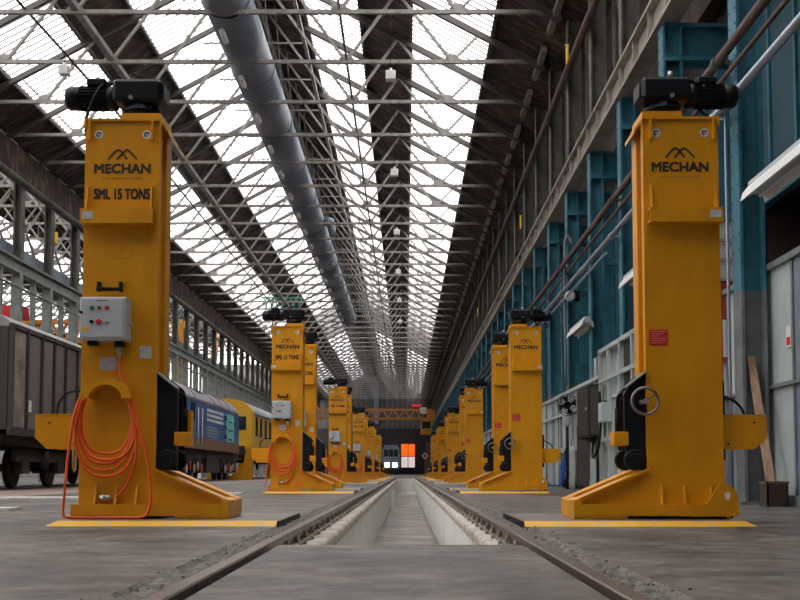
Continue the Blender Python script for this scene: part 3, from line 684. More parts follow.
# ================================================================ LIFTING JACKS
HW = .305
def ring_pts(cx, cz, r, y, n=28): return [(cx+r*cos(2*pi*i/n), y, cz+r*sin(2*pi*i/n)) for i in range(n)]
def make_jack(s):
    """s = +1: stands left of the pit (its foot points to +x); s = -1: right of the pit"""
    L = s > 0
    j = empty('lifting_jack')
    X = lambda x: s*x
    def B(m, a, b, *r): return m.box(min(X(a), X(b)), max(X(a), X(b)), *r)
    # column: front box, recessed web and rear flange
    c = MB(); B(c, -HW, HW, 0, .06, .15, 3.27, .006) if False else B(c, -HW, HW, 0, .06, .15, 3.27)
    B(c, -HW+.0, -HW+.05, .06, .42, .15, 3.27); B(c, HW-.07, HW-.035, .06, .40, .42, 3.27); B(c, HW-.05, HW, .05, .07, .42, 3.27)
    B(c, HW-.06, HW+.0, .25, .27, .42, 3.27); B(c, -HW, HW, .40, .43, .15, 3.27); B(c, HW-.03, HW+.0, .27, .43, .42, 3.27)
    c.build('column', 'yellow', j)
    g = MB(); g.cyl((X(.25), .16, .8), (X(.25), .16, 3.25), .022, 8); g.build('lifting_screw', 'chrome', j)
    # cap
    c = MB(); B(c, -HW-.008, HW+.008, -.02, .44, 3.255, 3.275); B(c, -HW-.008, -HW+.01, -.02, 0, 3.20, 3.26); B(c, HW-.0, HW+.012, -.02, 0, 3.20, 3.26)
    c.prism([(X(HW), 3.275), (X(HW+.055), 3.19), (X(HW+.055), 3.16), (X(HW), 3.24)], 'y', .06, .44)
    B(c, -.015, HW, .0, .40, 3.275, 3.325); B(c, .085, .15, .03, .10, 3.325, 3.385)
    c.build('cap_plate', 'yellow', j)
    for x in (-.275, .235):
        c = MB(); B(c, x, x+.018, -.035, 0, 3.09, 3.25); c.build('top_rib', 'yellow', j)
    # gearbox
    DXm, DYm, DZm = -.06, -.05, .02; X = lambda x: s*(x+DXm)
    gb = MB(); B(gb, -.04, .365, .05, .36, 3.405, 3.60, .03); B(gb, .365, .378, .09, .32, 3.44, 3.57, .004)
    gb.cyl((X(.17), .2, 3.30), (X(.17), .2, 3.41), .13, 20); gb.cyl((X(.17), .2, 3.34), (X(.17), .2, 3.36), .155, 20)
    for a in range(8): gb.cyl((X(.17)+.14*cos(a*pi/4), .2+.14*sin(a*pi/4), 3.33), (X(.17)+.14*cos(a*pi/4), .2+.14*sin(a*pi/4), 3.385), .014, 6)
    gb.cyl((X(.12), .15, 3.6), (X(.12), .15, 3.63), .025, 8); gb.tube(ring_pts(X(.12), 3.645, .022, .15, 10), .008, 6, True)
    for a in (.0, .05, .2, .26, .31): gb.cyl((X(a), .12, 3.6), (X(a), .12, 3.612), .012, 6)
    gbo = gb.build('gearbox', 'black', j)
    pl = MB(); pl.cyl((X(.12), .06, 3.435), (X(.12), .035, 3.435), .018, 8)
    if not L: pl.cyl((X(.12), .1, 3.6), (X(.12), .1, 3.65), .02, 8)
    pl.build('drain_plug', 'chrome', gbo)
    mt = MB(); mt.tube([(X(-.035), .2, 3.475), (X(-.09), .2, 3.475), (X(-.10), .2, 3.475), (X(-.33), .2, 3.475), (X(-.345), .2, 3.475), (X(-.42), .2, 3.475), (X(-.445), .2, 3.475)], [.10, .10, .088, .088, .098, .098, .082], 24)
    for a in range(20):
        t = a*2*pi/20; p = Vector((0, cos(t), sin(t))); mt.bar((X(-.10), .2+.094*p.y, 3.475+.094*p.z), (X(-.335), .2+.094*p.y, 3.475+.094*p.z), .005, .018, up=p)
    mto = mt.build('motor', 'black', j)
    jb = MB(); B(jb, -.27, -.11, .12, .27, 3.56, 3.625, .012); jb.tube(smooth_path([(X(-.11), .2, 3.59), (X(-.06), .19, 3.61), (X(-.02), .19, 3.58)]), .014, 6); jb.cyl((X(-.19), .19, 3.62), (X(-.19), .19, 3.65), .012, 8)
    jb.build('junction_box', 'black', mto)
    B(MB(), -.16, -.145, .10, .115, 3.53, 3.545).build('bolt', 'chrome', mto)
    X = lambda x: s*x
    for q in (gbo, mto): q.location = (0, DYm, DZm)
    mc = MB()
    if L: mc.tube(smooth_path([(X(-.17), .10, 3.62), (X(-.21), .06, 3.56), (X(-.25), .03, 3.46), (X(-.29), .03, 3.36), (X(-.31), .03, 3.28), (X(-.318), .05, 3.15)]), .013, 6)
    else: mc.tube(smooth_path([(X(-.18), .14, 3.40), (X(-.22), .12, 3.35), (X(-.27), .1, 3.29), (X(-.315), .12, 3.2)]), .013, 6)
    mc.build('motor_cable', 'rubber', j)
    # shelf bracket
    c = MB(); B(c, -HW-.004, HW-.03, -.10, 0, 2.395, 2.41); B(c, -HW-.004, HW-.03, -.10, -.085, 2.405, 2.50); B(c, -HW-.004, HW-.03, -.10, 0, 2.50, 2.515)
    B(c, -HW-.004, -HW+.01, -.10, 0, 2.40, 2.505)
    sb = c.build('shelf_bracket', 'yellow', j)
    for x in (-.275, .245):
        MB().prism([(0, 2.515), (-.06, 2.515), (-.02, 2.72), (0, 2.72)], 'x', X(x)-.008, X(x)+.008).build('gusset', 'yellow', sb)
    lb = MB(); B(lb, -.292, -.205, -.103, -.10, 2.430, 2.490); lb.build('data_plate', 'paper', sb)['label'] = 'small white data plate'
    # stickers
    for x in (-.195, .195):
        t = MB().cyl((X(x), 0, 3.145), (X(x), -.003, 3.145), .036, 20).build('round_sticker', 'white', j)
        u = MB().tube(arc(X(x), 3.145, .017, .017, .3, 4.6, 12, -.005), .0055, 5); u.bar((X(x)-.006, -.004, 3.128), (X(x)+.016, -.004, 3.146), .008, .003); u.build('sticker_arrow', 'ink', t)
    # lettering
    if L: bounds = (-.225, .226)
    else: bounds = (-.222, .232)
    a, b = (bounds[0], bounds[1]) if L else (-bounds[1], -bounds[0])
    me = text_mesh('MECHAN', a, b, 2.828, 2.902, -.001, .0035); o = link('lettering', me, j); me.materials.append(M['ink'])
    if L:
        me = text_mesh('SML 15 TONS', a, b, 2.613, 2.697, -.001, .0036); o = link('lettering', me, j); me.materials.append(M['ink'])
    cxl = (a+b)/2
    me = text_mesh('ENGINEERING LIFTING JACKS', cxl-.16, cxl+.16, 2.780, 2.789, -.001, 0.0); link('small_lettering', me, j); me.materials.append(M['dimink'])
    em = MB()
    def peak(p, w=.014):
        pts = smooth_path([(x, -.002, z) for x, z in p], 5); em_pts = pts
        for q in range(len(em_pts)-1): em.bar(em_pts[q], em_pts[q+1], .003, w, up=(0, 0, 1)) if abs((em_pts[q+1]-em_pts[q]).normalized().z) < .94 else em.bar(em_pts[q], em_pts[q+1], w, .003, up=(0, 1, 0))
    peak([(cxl-.118, 2.94), (cxl-.06, 3.005), (cxl-.035, 3.018), (cxl-.012, 3.005), (cxl+.038, 2.94)])
    peak([(cxl-.045, 2.94), (cxl+.012, 3.005), (cxl+.035, 3.018), (cxl+.058, 3.005), (cxl+.118, 2.94)])
    em.build('emblem', 'ink', j)
    # base: front rail, web wedge, foot
    c = MB(); B(c, -.345 if L else -.33, .90, -.075, 0, .06, .15); B(c, -.345 if L else -.33, -.29, -.07, .6, .038, .06); B(c, .48, .90, -.07, .62, .038, .06)
    B(c, -.33, .90, .60, .66, .06, .15); B(c, .84, .90, 0, .60, .06, .15)
    c.prism([(X(-.305), .15), (X(.90), .15), (X(.90), .168), (X(.32), .415), (X(-.307), .43)], 'y', -.005, .03)
    c.prism([(X(.30), .15), (X(.90), .15), (X(.90), .168), (X(.32), .415)], 'y', .60, .63)
    c.prism([(X(.30), .415), (X(.90), .160), (X(.90), .180), (X(.30), .435)], 'y', -.055, .16)
    c.prism([(X(.30), .415), (X(.90), .160), (X(.90), .180), (X(.30), .435)], 'y', .42, .66)
    c.prism([(X(.30), .395), (X(.84), .165), (X(.84), .175), (X(.30), .405)], 'y', .16, .42)
    c.prism([(X(.84), .15), (X(.902), .15), (X(.902), .176), (X(.84), .2)], 'y', -.075, .66)
    B(c, -.305, .3, .03, .60, .10, .16)
    base = c.build('base_frame', 'yellow', j)
    for x in (-.165, 0, .163) if L else (-.19, 0.02, .20):
        MB().prism([(0, .15), (-.07, .15), (-.012, .30), (0, .30)], 'x', X(x)-.008, X(x)+.008).build('gusset', 'yellow', base)
    if not L:
        pts = [(X(.24), .085), (X(-.13), .155), (X(-.165), .19), (X(-.20), .25), (X(-.24), .305), (X(-.30), .315), (X(-.36), .27), (X(-.385), .2), (X(-.39), .06), (X(-.08), .055), (X(.24), .065)]
        MB().prism(pts, 'y', -.10, -.076).build('towing_eye', 'yellow', base)
        k = MB().cyl((X(-.30), -.10, .225), (X(-.30), -.104, .225), .022, 12); k.cyl((X(-.30), -.10, .205), (X(-.30), -.104, .205), .018, 12); k.build('sticker', 'white', base)
        MB().cyl((X(-.36), .05, .075), (X(-.36), .15, .075), .04, 12).build('roller', 'rubber', base)
    # guide cover, casters, lifting nose
    if L: poly = [(.30, .42), (.465, .42), (.465, 1.06), (.45, 1.09), (.315, 1.195), (.30, 1.195)]
    else: poly = [(.30, .42), (.40, .42), (.47, .60), (.475, 1.03), (.455, 1.06), (.325, 1.19), (.30, 1.19)]
    gc = MB().prism([(X(a_), b_) for a_, b_ in poly], 'y', .03, .10); gc.prism([(X(a_), b_) for a_, b_ in poly], 'y', .33, .36)
    gc.bar((X(.455), .03, 1.075), (X(.31), .03, 1.19), .05, .012); gc.build('guide_cover', 'navy', j)
    e_ = MB().bar((X(.46), .05, 1.08), (X(.308), .05, 1.20), .16, .012, up=(0, 0, 1)); e_.build('cover_edge', 'greycol', j)
    rd = MB(); 
    for q in range(2): rd.tube(smooth_path([(X(.46+q*.03), .2, .68), (X(.47+q*.03), .2, .95), (X(.45+q*.035), .18, 1.03), (X(.42), .15, 1.06)]), .011, 6)
    rd.cyl((X(.50), .2, .72), (X(.50), .2, .92), .02, 8); rd.build('hydraulic_hose', 'rubber', j)
    for q, (yw, rw) in enumerate(((-.01, .086), (.22, .086))):
        xw = .392 if L else .40
        xw += .03*q
        w_ = MB().tube([(X(xw), yw-.0, .50), (X(xw), yw+.012, .50), (X(xw), yw+.05, .50), (X(xw), yw+.062, .50)], [rw*.86, rw, rw, rw*.86], 24)
        wo = w_.build('caster_wheel', 'rubber', j)
        h_ = MB().cyl((X(xw), yw-.004, .50), (X(xw), yw-.001, .50), rw*.55, 16); h_.cyl((X(xw), yw-.012, .50), (X(xw), yw-.003, .50), rw*.2, 10); h_.tube(ring_pts(X(xw), .5, rw*.55, yw-.004), .005, 6, True)
        h_.build('wheel_hub', 'navy', wo)
    nz = MB(); B(nz, .445, .56, .02, .20, .615, .725, .004); nz.build('lifting_nose', 'yellow', j)
    if L: nz = MB(); B(nz, .49, .535, .26, .36, .615, .91); nz.build('lifting_carriage', 'yellow', j)
    # outward arm
    if L: ap = [(-.28, .59), (-.59, .59), (-.685, .68), (-.685, .872), (-.28, .872)]
    else: ap = [(-.28, .587), (-.57, .587), (-.67, .67), (-.67, .862), (-.28, .862)]
    a_ = MB().prism([(X(u), v_) for u, v_ in ap], 'y', .06, .10); a_.prism([(X(u), v_) for u, v_ in ap], 'y', .36, .40)
    B(a_, -.64, -.28, .06, .40, .85, .864)
    ao = a_.build('side_arm', 'yellow', j)
    bo = MB()
    for x, z in ((-.57, .80), (-.36, .63)): bo.cyl((X(x), .06, z), (X(x), .05, z), .009, 8)
    bo.build('bolt', 'ink', ao)
    h_ = MB()
    if L: h_.tube(smooth_path([(X(-.55), .2, .86), (X(-.545), .2, .95), (X(-.50), .2, 1.03), (X(-.42), .2, 1.065), (X(-.30), .2, 1.07)]), .010, 6)
    else:
        h_.tube(smooth_path([(X(-.33), .2, 1.03), (X(-.42), .2, 1.0), (X(-.50), .2, .94), (X(-.54), .2, .86)]), .011, 6); B(h_, -.36, -.31, .14, .2, .5, 1.14)
    h_.build('tow_bar_hose', 'rubber', j)
    # small plate / seam on the front
    c = MB(); B(c, -.09, .075, -.003, 0, 2.13, 2.27)
    for x in (-.08, .065):
        for z in (2.14, 2.26): c.cyl((X(x), -.003, z), (X(x), -.007, z), .006, 6)
    c.build('access_plate', 'yellow', j)
    if L:
        c = MB(); 
        for x in (-.165, .01): c.box(x-.012, x+.012, -.045, 0, 1.855, 1.93)
        c.box(-.18, .025, -.055, -.03, 1.855, 1.882); c.build('handle', 'black', j)
        cb = MB().box(-.322, .045, -.24, -.06, 1.462, 1.805, .008).build('control_box', 'boxgrey', j); cb.location = (.050, .06, -.02)
        MB().box(-.300, .025, -.248, -.238, 1.482, 1.787, .004).build('box_door', 'boxgrey', cb)
        for (x, z, m, r) in ((-.222, 1.717, 'green', .016), (-.163, 1.717, 'dkredbtn', .013), (-.104, 1.717, 'redbtn', .016), (-.222, 1.607, 'black', .015), (-.165, 1.607, 'redbtn', .022), (-.104, 1.604, 'chrome', .014), (-.305, 1.681, 'black', .012)):
            MB().tube([(x, -.248, z), (x, -.262, z), (x, -.266, z)], [r, r, r*.75], 14).build('push_button', m, cb)
        MB().box(-.305, -.243, -.2505, -.2475, 1.535, 1.562).build('warning_label', 'locoyellow', cb)
        for z in (1.80-.03,): MB().box(-.19, -.10, -.2495, -.247, z, z+.008).build('box_label', 'plate', cb)
        MB().cyl((.045, -.12, 1.60), (.062, -.12, 1.60), .018, 10).build('side_knob', 'chrome', cb)
        MB().box(-.27, -.19, -.20, -.12, 1.425, 1.462, .006).build('cable_gland', 'black', cb)
        MB().cyl((-.03, -.13, 1.462), (-.03, -.13, 1.42), .045, 16).build('cable_gland', 'black', cb)
        MB().tube([(-.03, -.13, 1.425), (-.03, -.13, 1.38), (-.025, -.13, 1.33)], [.028, .022, .012], 12).build('connector', 'chrome', cb)
        MB().box(-.155, -.017, -.004, 0, 1.222, 1.324).build('notice', 'paper', j)['label'] = 'pale notice stuck beside the cable'
        MB().box(.165, .258, -.004, 0, 1.315, 1.412).build('notice', 'paper', j)['label'] = 'white printed notice near the column edge'
        # hose hanger: half ring
        n_ = 16; P = []
        for i in range(n_+1):
            a2 = pi-pi*i/n_; P.append((-.075+.208*cos(a2), .985+.165*sin(a2)))
        Q = []
        for i in range(n_+1):
            a2 = pi*i/n_; Q.append((-.075+.130*cos(a2), .985+.110*sin(a2)))
        hg = MB(); N = n_+1
        inner = list(reversed(Q))
        vs = [(x, yv, z) for yv in (-.125, -.115) for x, z in P] + [(x, yv, z) for yv in (-.125, -.115) for x, z in inner]
        fs = []
        for i in range(n_):
            fs += [(i, i+1, 2*N+i+1, 2*N+i), (N+i, 3*N+i, 3*N+i+1, N+i+1), (i, N+i, N+i+1, i+1), (2*N+i, 2*N+i+1, 3*N+i+1, 3*N+i)]
        fs += [(0, 2*N, 3*N, N), (n_, N+n_, 3*N+n_, 2*N+n_)]
        hg.add(vs, fs)
        ir = [(x, z) for x, z in inner]
        for i in range(n_):
            hg.add([(ir[i][0], -.115, ir[i][1]), (ir[i+1][0], -.115, ir[i+1][1]), (ir[i+1][0], 0, ir[i+1][1]), (ir[i][0], 0, ir[i][1])], [(0, 1, 2, 3)])
        hg.build('cable_hanger', 'yellow', j)
    else:
        t = MB(); B(t, .125, .276, -.004, 0, 1.415, 1.542); so = t.build('instruction_sign', 'red', j); so['label'] = 'red instruction sign'
        t = MB()
        for q in range(6): t.box(-.262, -.262+(.125, .1, .07, .12, .12, .09)[q], -.006, -.004, 1.523-q*.018, 1.529-q*.018)
        t.build('sign_text', 'redtext', so)
        cx_, cz_ = X(.335), .962
        hw = MB().tube(ring_pts(cx_, cz_, .105, -.10, 32), .012, 8, True).build('handwheel', 'steelrim', j)
        t = MB().cyl((cx_, -.115, cz_), (cx_, .03, cz_), .022, 12)
        t.build('shaft', 'chrome', hw)
        for q in range(3):
            a2 = pi*.18+q*2*pi/3; MB().bar((cx_, -.10, cz_), (cx_+.10*cos(a2), -.10, cz_+.10*sin(a2)), .018, .012).build('spoke', 'rubber' if q else 'steelrim', hw)
    return j
def make_cable():
    o = MB(); y = -.075
    cx_ = -.085
    for k, (rx, bot, dx) in enumerate(((.205, .55, .0), (.215, .47, -.01), (.235, .42, -.02), (.245, .37, .0), (.228, .50, .015))):
        top = 1.125-.006*k; cz_ = (top+bot)/2
        pts = []
        for i in range(40):
            t = 2*pi*i/40; w_ = rx*(1-.10*max(0, sin(t)))*abs(cos(t))**(-.25 if abs(cos(t)) > .05 else 0)
            pts.append((cx_+.01+dx+w_*cos(t), y+.02-.008*k+.006*sin(3*t+k), cz_+(top-bot)/2*sin(t)))
        o.tube(pts, .0115, 7, True)
    o.tube(smooth_path([(-.27, -.11, 1.0), (-.32, -.11, .85), (-.365, -.11, .5), (-.385, -.115, .2), (-.39, -.12, .09), (-.375, -.12, .056), (-.32, -.12, .048), (-.1, -.12, .047), (.1, -.12, .047), (.22, -.12, .05), (.275, -.12, .085), (.295, -.115, .2), (.27, -.1, .45), (.20, -.1, .72), (.12, -.1, .93), (.065, -.09, 1.10), (.03, -.08, 1.2), (.025, -.07, 1.32)]), .0115, 7)
    o.tube(smooth_path([(.14, -.09, .9), (.165, -.09, .7), (.16, -.07, .5), (.10, -.05, .32), (.03, -.04, .23), (-.02, -.04, .205)]), .0115, 7)
    c = o.build('power_cable', 'orange')
    MB().tube([(-.02, -.04, .205), (-.045, -.04, .203), (-.05, -.04, .203), (-.125, -.04, .20)], [.013, .016, .022, .022], 12).build('plug', 'chrome', c)
    MB().tube([(-.085, -.04, .20), (-.098, -.04, .20)], .026, 12).build('plug_collar', 'boxgrey', c)
    return c
jl, jr, cb0 = make_jack(1), make_jack(-1), make_cable()
kk = {}
for x in bpy.data.objects:
    if x.parent: kk.setdefault(x.parent.name, []).append(x)
LY = [8.8, 21.5, 25.0, 37.5, 41.4, 54.2, 58.2, 70.5, 74.6, 87.0, 91.0]
RY = [8.75, 21.6, 25.2, 38.0, 41.8, 54.2, 58.0, 70.5, 74.4, 87.0, 91.0]
LX = [-2.305, -2.33, -2.36, -2.33, -2.36, -2.33, -2.33, -2.33, -2.33, -2.33, -2.33]
RX = [2.22, 2.37, 2.31, 2.36, 2.36, 2.36, 2.36, 2.36, 2.36, 2.36, 2.36]
def pad_mesh(s):
    # raised steel plate with a yellow sloping front edge
    root = empty('jack_plate')
    MB().box(min(s*-.33, s*1.335), max(s*-.33, s*1.335), -.47, 1.2, .0, .033).build('plate', 'plate', root)
    x0, x1 = -.33, 1.335
    m = MB().add([(s*x0, -.47, .034), (s*x1, -.47, .034), (s*x1, -.56, 0), (s*(x0), -.56, 0), (s*x0, -.47, 0), (s*x1, -.47, 0), (s*x0-s*.07, -.52, 0)], [(0, 1, 2, 3), (3, 2, 5, 4), (1, 5, 2), (0, 3, 6), (0, 6, 4)])
    m.box(min(s*x0, s*x1), max(s*x0, s*x1), -.47, -.40, .0, .035); m.build('yellow_edge', 'yellow_edge', root)
    MB().box(min(s*(x1-.01), s*(x1+.012)), max(s*(x1-.01), s*(x1+.012)), -.46, 1.2, 0, .034).build('dark_edge', 'black', root)
    return root
pl0, pr0 = pad_mesh(1), pad_mesh(-1)
for x in bpy.data.objects:
    if x.parent and x.parent.name.startswith('jack_plate'): kk.setdefault(x.parent.name, []).append(x)
for i in range(11):
    j = jl if i == 0 else copy_tree(jl, None, kk); j.location = (LX[i], LY[i], 0)
    tag(j, 'yellow lifting jack with grey control box left of the pit, %s' % ORD[i], 'lifting jack', 'yellow lifting jacks left of the pit')
    c = cb0 if i == 0 else copy_tree(cb0, None, kk); c.location = (LX[i], LY[i], 0)
    tag(c, 'orange power cable coiled on the %s left jack' % ORD[i], 'cable', 'orange cable coils on the left jacks')
    j = jr if i == 0 else copy_tree(jr, None, kk); j.location = (RX[i], RY[i], 0)
    tag(j, 'yellow lifting jack with handwheel and red sign right of the pit, %s' % ORD[i], 'lifting jack', 'yellow lifting jacks right of the pit')
    for p0_, X_, Y_, nm in ((pl0, LX, LY, 'left'), (pr0, RX, RY, 'right')):
        p = p0_ if i == 0 else copy_tree(p0_, None, kk); p.location = (X_[i], Y_[i], 0)
        tag(p, 'yellow edged steel floor plate under the %s %s jack' % (ORD[i], nm), 'floor plate', 'floor plates under the jacks')
# white painted plate edges before jacks 2 and 3 on both sides
for k, (x, y, s) in enumerate(((-1.95, 24.3, 'left'), (1.95, 24.3, 'right'), (-1.9, 36.9, 'left'), (1.9, 37.0, 'right'))):
    tag(MB().box(x-.95, x+.95, y-.35, y, 0, .036).build('white_floor_plate', 'floorwhite'), 'white painted floor plate beside the %s pair of %s jacks' % (('second', 'second', 'third', 'third')[k], s), 'floor plate')

# ================================================================ WAGON
wg = empty('covered_wagon', (-9.95, 23.8, 0)); tag(wg, 'brown ribbed covered railway wagon behind the nearest left jack', 'railway wagon')
Lw = 13.5; hw_ = 1.35; z0, z1 = 1.28, 3.45
b = MB().box(-hw_+.05, hw_-.05, .03, Lw-.03, z0, z1); b.build('body_core', 'wagon', wg)
rp_ = [(-hw_, z1)] + [(hw_*cos(pi-pi*i/12), z1+.42*sin(pi*i/12)) for i in range(1, 12)] + [(hw_, z1)]
MB().prism(rp_, 'y', 0, Lw).build('roof', 'wagonroof', wg)
MB().box(hw_-.04, hw_+.05, -.02, Lw+.02, z1-.03, z1+.06).box(hw_-.04, hw_+.04, -.02, Lw+.02, z0-.12, z0+.06).build('side_beam', 'wagonrib', wg)
ys_ = [0, .95, 1.95, 2.85, 3.75, 4.75, 5.7, 6.6, 7.6, 8.6, 9.5, 10.4, 11.4, 12.4, 13.42]
for i, y in enumerate(ys_):
    MB().box(hw_-.04, hw_+.07, y, y+.08, z0, z1).build('side_rib', 'wagonrib', wg)
    if i < len(ys_)-1: MB().box(hw_-.06, hw_+.01, y+.09, ys_[i+1]-.01, z0+.05, z1-.05, .01).build('side_panel', 'wagonlight' if i in (0,) else 'wagon', wg)
for x in (-1.1, -.4, .3, 1.0): MB().box(x, x+.1, -.06, .04, z0, z1+.2).build('end_rib', 'wagonrib', wg)
MB().box(-1.3, 1.3, -.02, .04, z0, z1, .01).build('end_panel', 'wagonrib', wg)
MB().box(-1.2, 1.2, .2, Lw-.2, .95, z0-.1).box(-1.15, 1.15, -.25, .1, .95, 1.2).build('underframe', 'under', wg)
for s in (-.85, .85): MB().cyl((s, -.55, 1.05), (s, -.05, 1.05), .1, 12).cyl((s, -.6, 1.05), (s, -.55, 1.05), .22, 16).build('buffer', 'under', wg)
def wheelset(parent, y, r=.46, h=1.5):
    w_ = MB()
    for s in (-.75, .75): w_.tube([(s-.065, y, r+.03), (s+.05, y, r+.03), (s+.06, y, r+.03)], [r, r, r*.9], 24)
    w_.cyl((-.95, y, r+.03), (.95, y, r+.03), .09, 10); w_.build('wheelset', 'under', parent)
for yc in (3.2, Lw-3.2):
    for d_ in (-1.3, 1.3): wheelset(wg, yc+d_)
    bf = MB()
    for s in (-1, 1):
        bf.box(s*1.0-.06, s*1.0+.06, yc-1.9, yc+1.9, .62, .88); bf.box(s*1.0-.09, s*1.0+.09, yc-1.55, yc-1.05, .35, .7); bf.box(s*1.0-.09, s*1.0+.09, yc+1.05, yc+1.55, .35, .7); bf.cyl((s*1.05, yc, .45), (s*1.05, yc, .9), .14, 12)
    bf.build('bogie_frame', 'under', wg)
MB().box(1.35, 1.39, 1.0, 1.3, 1.7, 1.95).build('label_plate', 'white', wg)
lp_ = MB().tube([(1.32, 4.72, .95), (1.32, 4.72, .45), (1.32, 4.82, .40), (1.32, 4.95, .45), (1.32, 4.95, .95), (1.32, 4.82, 1.0)], .03, 6, True); lp_.build('hand_loop', 'machyellow', wg)
MB().box(-.9, 1.1, 6.2, 8.0, .45, .95).build('brake_gear', 'under', wg)

# ================================================================ BLUE LOCOMOTIVE
lc = empty('blue_locomotive', (-9.95, 41.9, 0)); tag(lc, 'blue diesel locomotive with dark roof and white lettering behind the nearest left jack', 'locomotive')
LL = 17.9; h_ = 1.35
sec = [(-h_, 1.35), (h_, 1.35), (h_, 3.10)] + [(h_*cos(a*pi/2/6)*1.0, 3.10+.82*sin(a*pi/2/6)) for a in range(1, 7)] + [(-h_*cos((6-a)*pi/2/6), 3.10+.82*sin((6-a)*pi/2/6)) for a in range(1, 6)] + [(-h_, 3.10)]
body = MB()
def loft(mb, secs):
    n = len(secs[0][1]); vs = []
    for y, s_ in secs: vs += [(x, y, z) for x, z in s_]
    fs = [tuple(range(n)), tuple(range(len(vs)-1, len(vs)-n-1, -1))]
    for q in range(len(secs)-1): fs += [(q*n+i, (q+1)*n+i, (q+1)*n+(i+1) % n, q*n+(i+1) % n) for i in range(n)]
    mb.add(vs, fs)
low = [(-h_, 1.5), (h_, 1.5), (h_, 3.10), (-h_, 3.10)]
def sc(s_, fx, zt): return [(x*fx, min(z, zt) if z > 2 else z) for x, z in s_]
loft(body, [(-.15, sc(low, .86, 2.4)), (.45, sc(low, .93, 2.55)), (1.1, low), (LL-1.1, low), (LL-.45, sc(low, .93, 2.9)), (LL, sc(low, .86, 2.7))])
body.build('body', 'locoblue', lc)
rf = MB(); top = [(h_, 3.10)] + [(h_*cos(a*pi/2/8), 3.10+.80*sin(a*pi/2/8)) for a in range(1, 17)]
loft(rf, [(.35, [(x*.93, 3.10 if z <= 3.1 else 3.1+(z-3.1)*.5) for x, z in top]), (1.4, top), (LL-1.4, top), (LL-.5, [(x*.94, 3.1+(z-3.1)*.85) for x, z in top])]); rf.build('roof', 'locoroof', lc, True)
for k in range(4):
    v_ = MB(); y = 5.2+k*.55
    for a in range(3, 7): a0, a1 = a*pi/2/8, (a+1)*pi/2/8; v_.bar(((h_+.01)*cos(a0), y, 3.10+.81*sin(a0)), ((h_+.01)*cos(a1), y, 3.10+.81*sin(a1)), .22, .03, up=(1, 0, 1))
    v_.build('roof_grille', 'under', lc)
for y in (3.4, 8.6, 11.0, 13.5): MB().tube([(h_*cos(a*pi/24)*1.005, y, 3.10+.81*sin(a*pi/24)) for a in range(0, 25)], .02, 5).build('roof_seam', 'greycol', lc)
MB().box(h_-.01, h_+.02, 1.1, LL-1.1, 1.28, 1.72).build('valance', 'locovalance', lc)
MB().box(h_-.02, h_+.012, 2.2, 3.3, 2.35, 3.05).build('cab_window', 'glassdark', lc)
MB().box(h_-.02, h_+.012, 3.9, 4.7, 1.75, 3.05).build('cab_door', 'locoblue', lc)
for y in (3.8, 4.8): MB().cyl((h_+.06, y, 1.45), (h_+.06, y, 2.9), .025, 6).build('handrail', 'white', lc)
MB().box(-1.0, 1.0, -.2, -.13, 1.5, 2.3).build('nose_panel', 'locoyellow', lc)
for x in (-.9, .05): MB().box(x, x+.85, .72, .80, 2.62, 3.05).build('windscreen', 'glassdark', lc)
MB().box(h_-.02, h_+.012, 1.4, 1.9, 1.65, 1.85).build('number_label', 'white', lc)
rr = random.Random(5)
for row in range(4):
    y = 6.4
    while y < 11.0:
        w_ = rr.uniform(.18, .34); MB().box(h_-.01, h_+.015, y, y+w_, 2.86-row*.2, 2.98-row*.2).build('side_lettering', 'white', lc) if row < 3 else None; y += w_+.12
for row in range(4):
    MB().box(h_-.01, h_+.015, 6.6, 6.6+(2.6, 3.2, 2.9, 2.2)[row], 2.2-row*.12, 2.25-row*.12).build('small_lettering', 'part1', lc)
MB().box(h_-.01, h_+.015, 12.2, 14.9, 1.75, 3.0).build('turquoise_panel', 'turq', lc)
for k in range(3): MB().box(h_, h_+.03, 11.7, 12.2, 1.85+k*.42, 2.05+k*.42).box(h_, h_+.03, 12.9, 14.2, 1.85+k*.4, 1.9+k*.4).build('louvre', 'under', lc)
MB().box(-1.2, 1.2, .3, LL-.3, .95, 1.35).box(-1.25, 1.28, 6.9, 10.8, .35, 1.1).build('underframe', 'under', lc)
for yc in (3.6, LL-3.6):
    for d_ in (-1.85, 0, 1.85): wheelset(lc, yc+d_, .53)
    bf = MB()
    for s in (-1, 1):
        bf.box(s*1.12-.07, s*1.12+.07, yc-2.5, yc+2.5, .60, .98)
        for d_ in (-1.85, 0, 1.85): bf.box(s*1.15-.1, s*1.15+.12, yc+d_-.2, yc+d_+.2, .35, .8)
        for d_ in (-.9, .9): bf.cyl((s*1.2, yc+d_, .5), (s*1.2, yc+d_, 1.0), .13, 10)
    bf.build('bogie_frame', 'under', lc)
    for q, (d_, m) in enumerate(((-1.85, 'paleroof'), (-1.0, 'bogiered'), (0, 'machyellow'), (.9, 'paleroof'), (1.85, 'bogiered'))):
        MB().cyl((1.26, yc+d_, .52+.1*(q % 2)), (1.32, yc+d_, .52+.1*(q % 2)), .17, 12).build('axle_cover', m, lc)
for s in (-.85, .85): MB().cyl((s, -.6, 1.05), (s, 0, 1.05), .12, 12).cyl((s, -.65, 1.05), (s, -.6, 1.05), .24, 16).build('buffer', 'under', lc)

lc.scale = (1, .875, 1.06); wg.scale = (1, 1, 1.04)
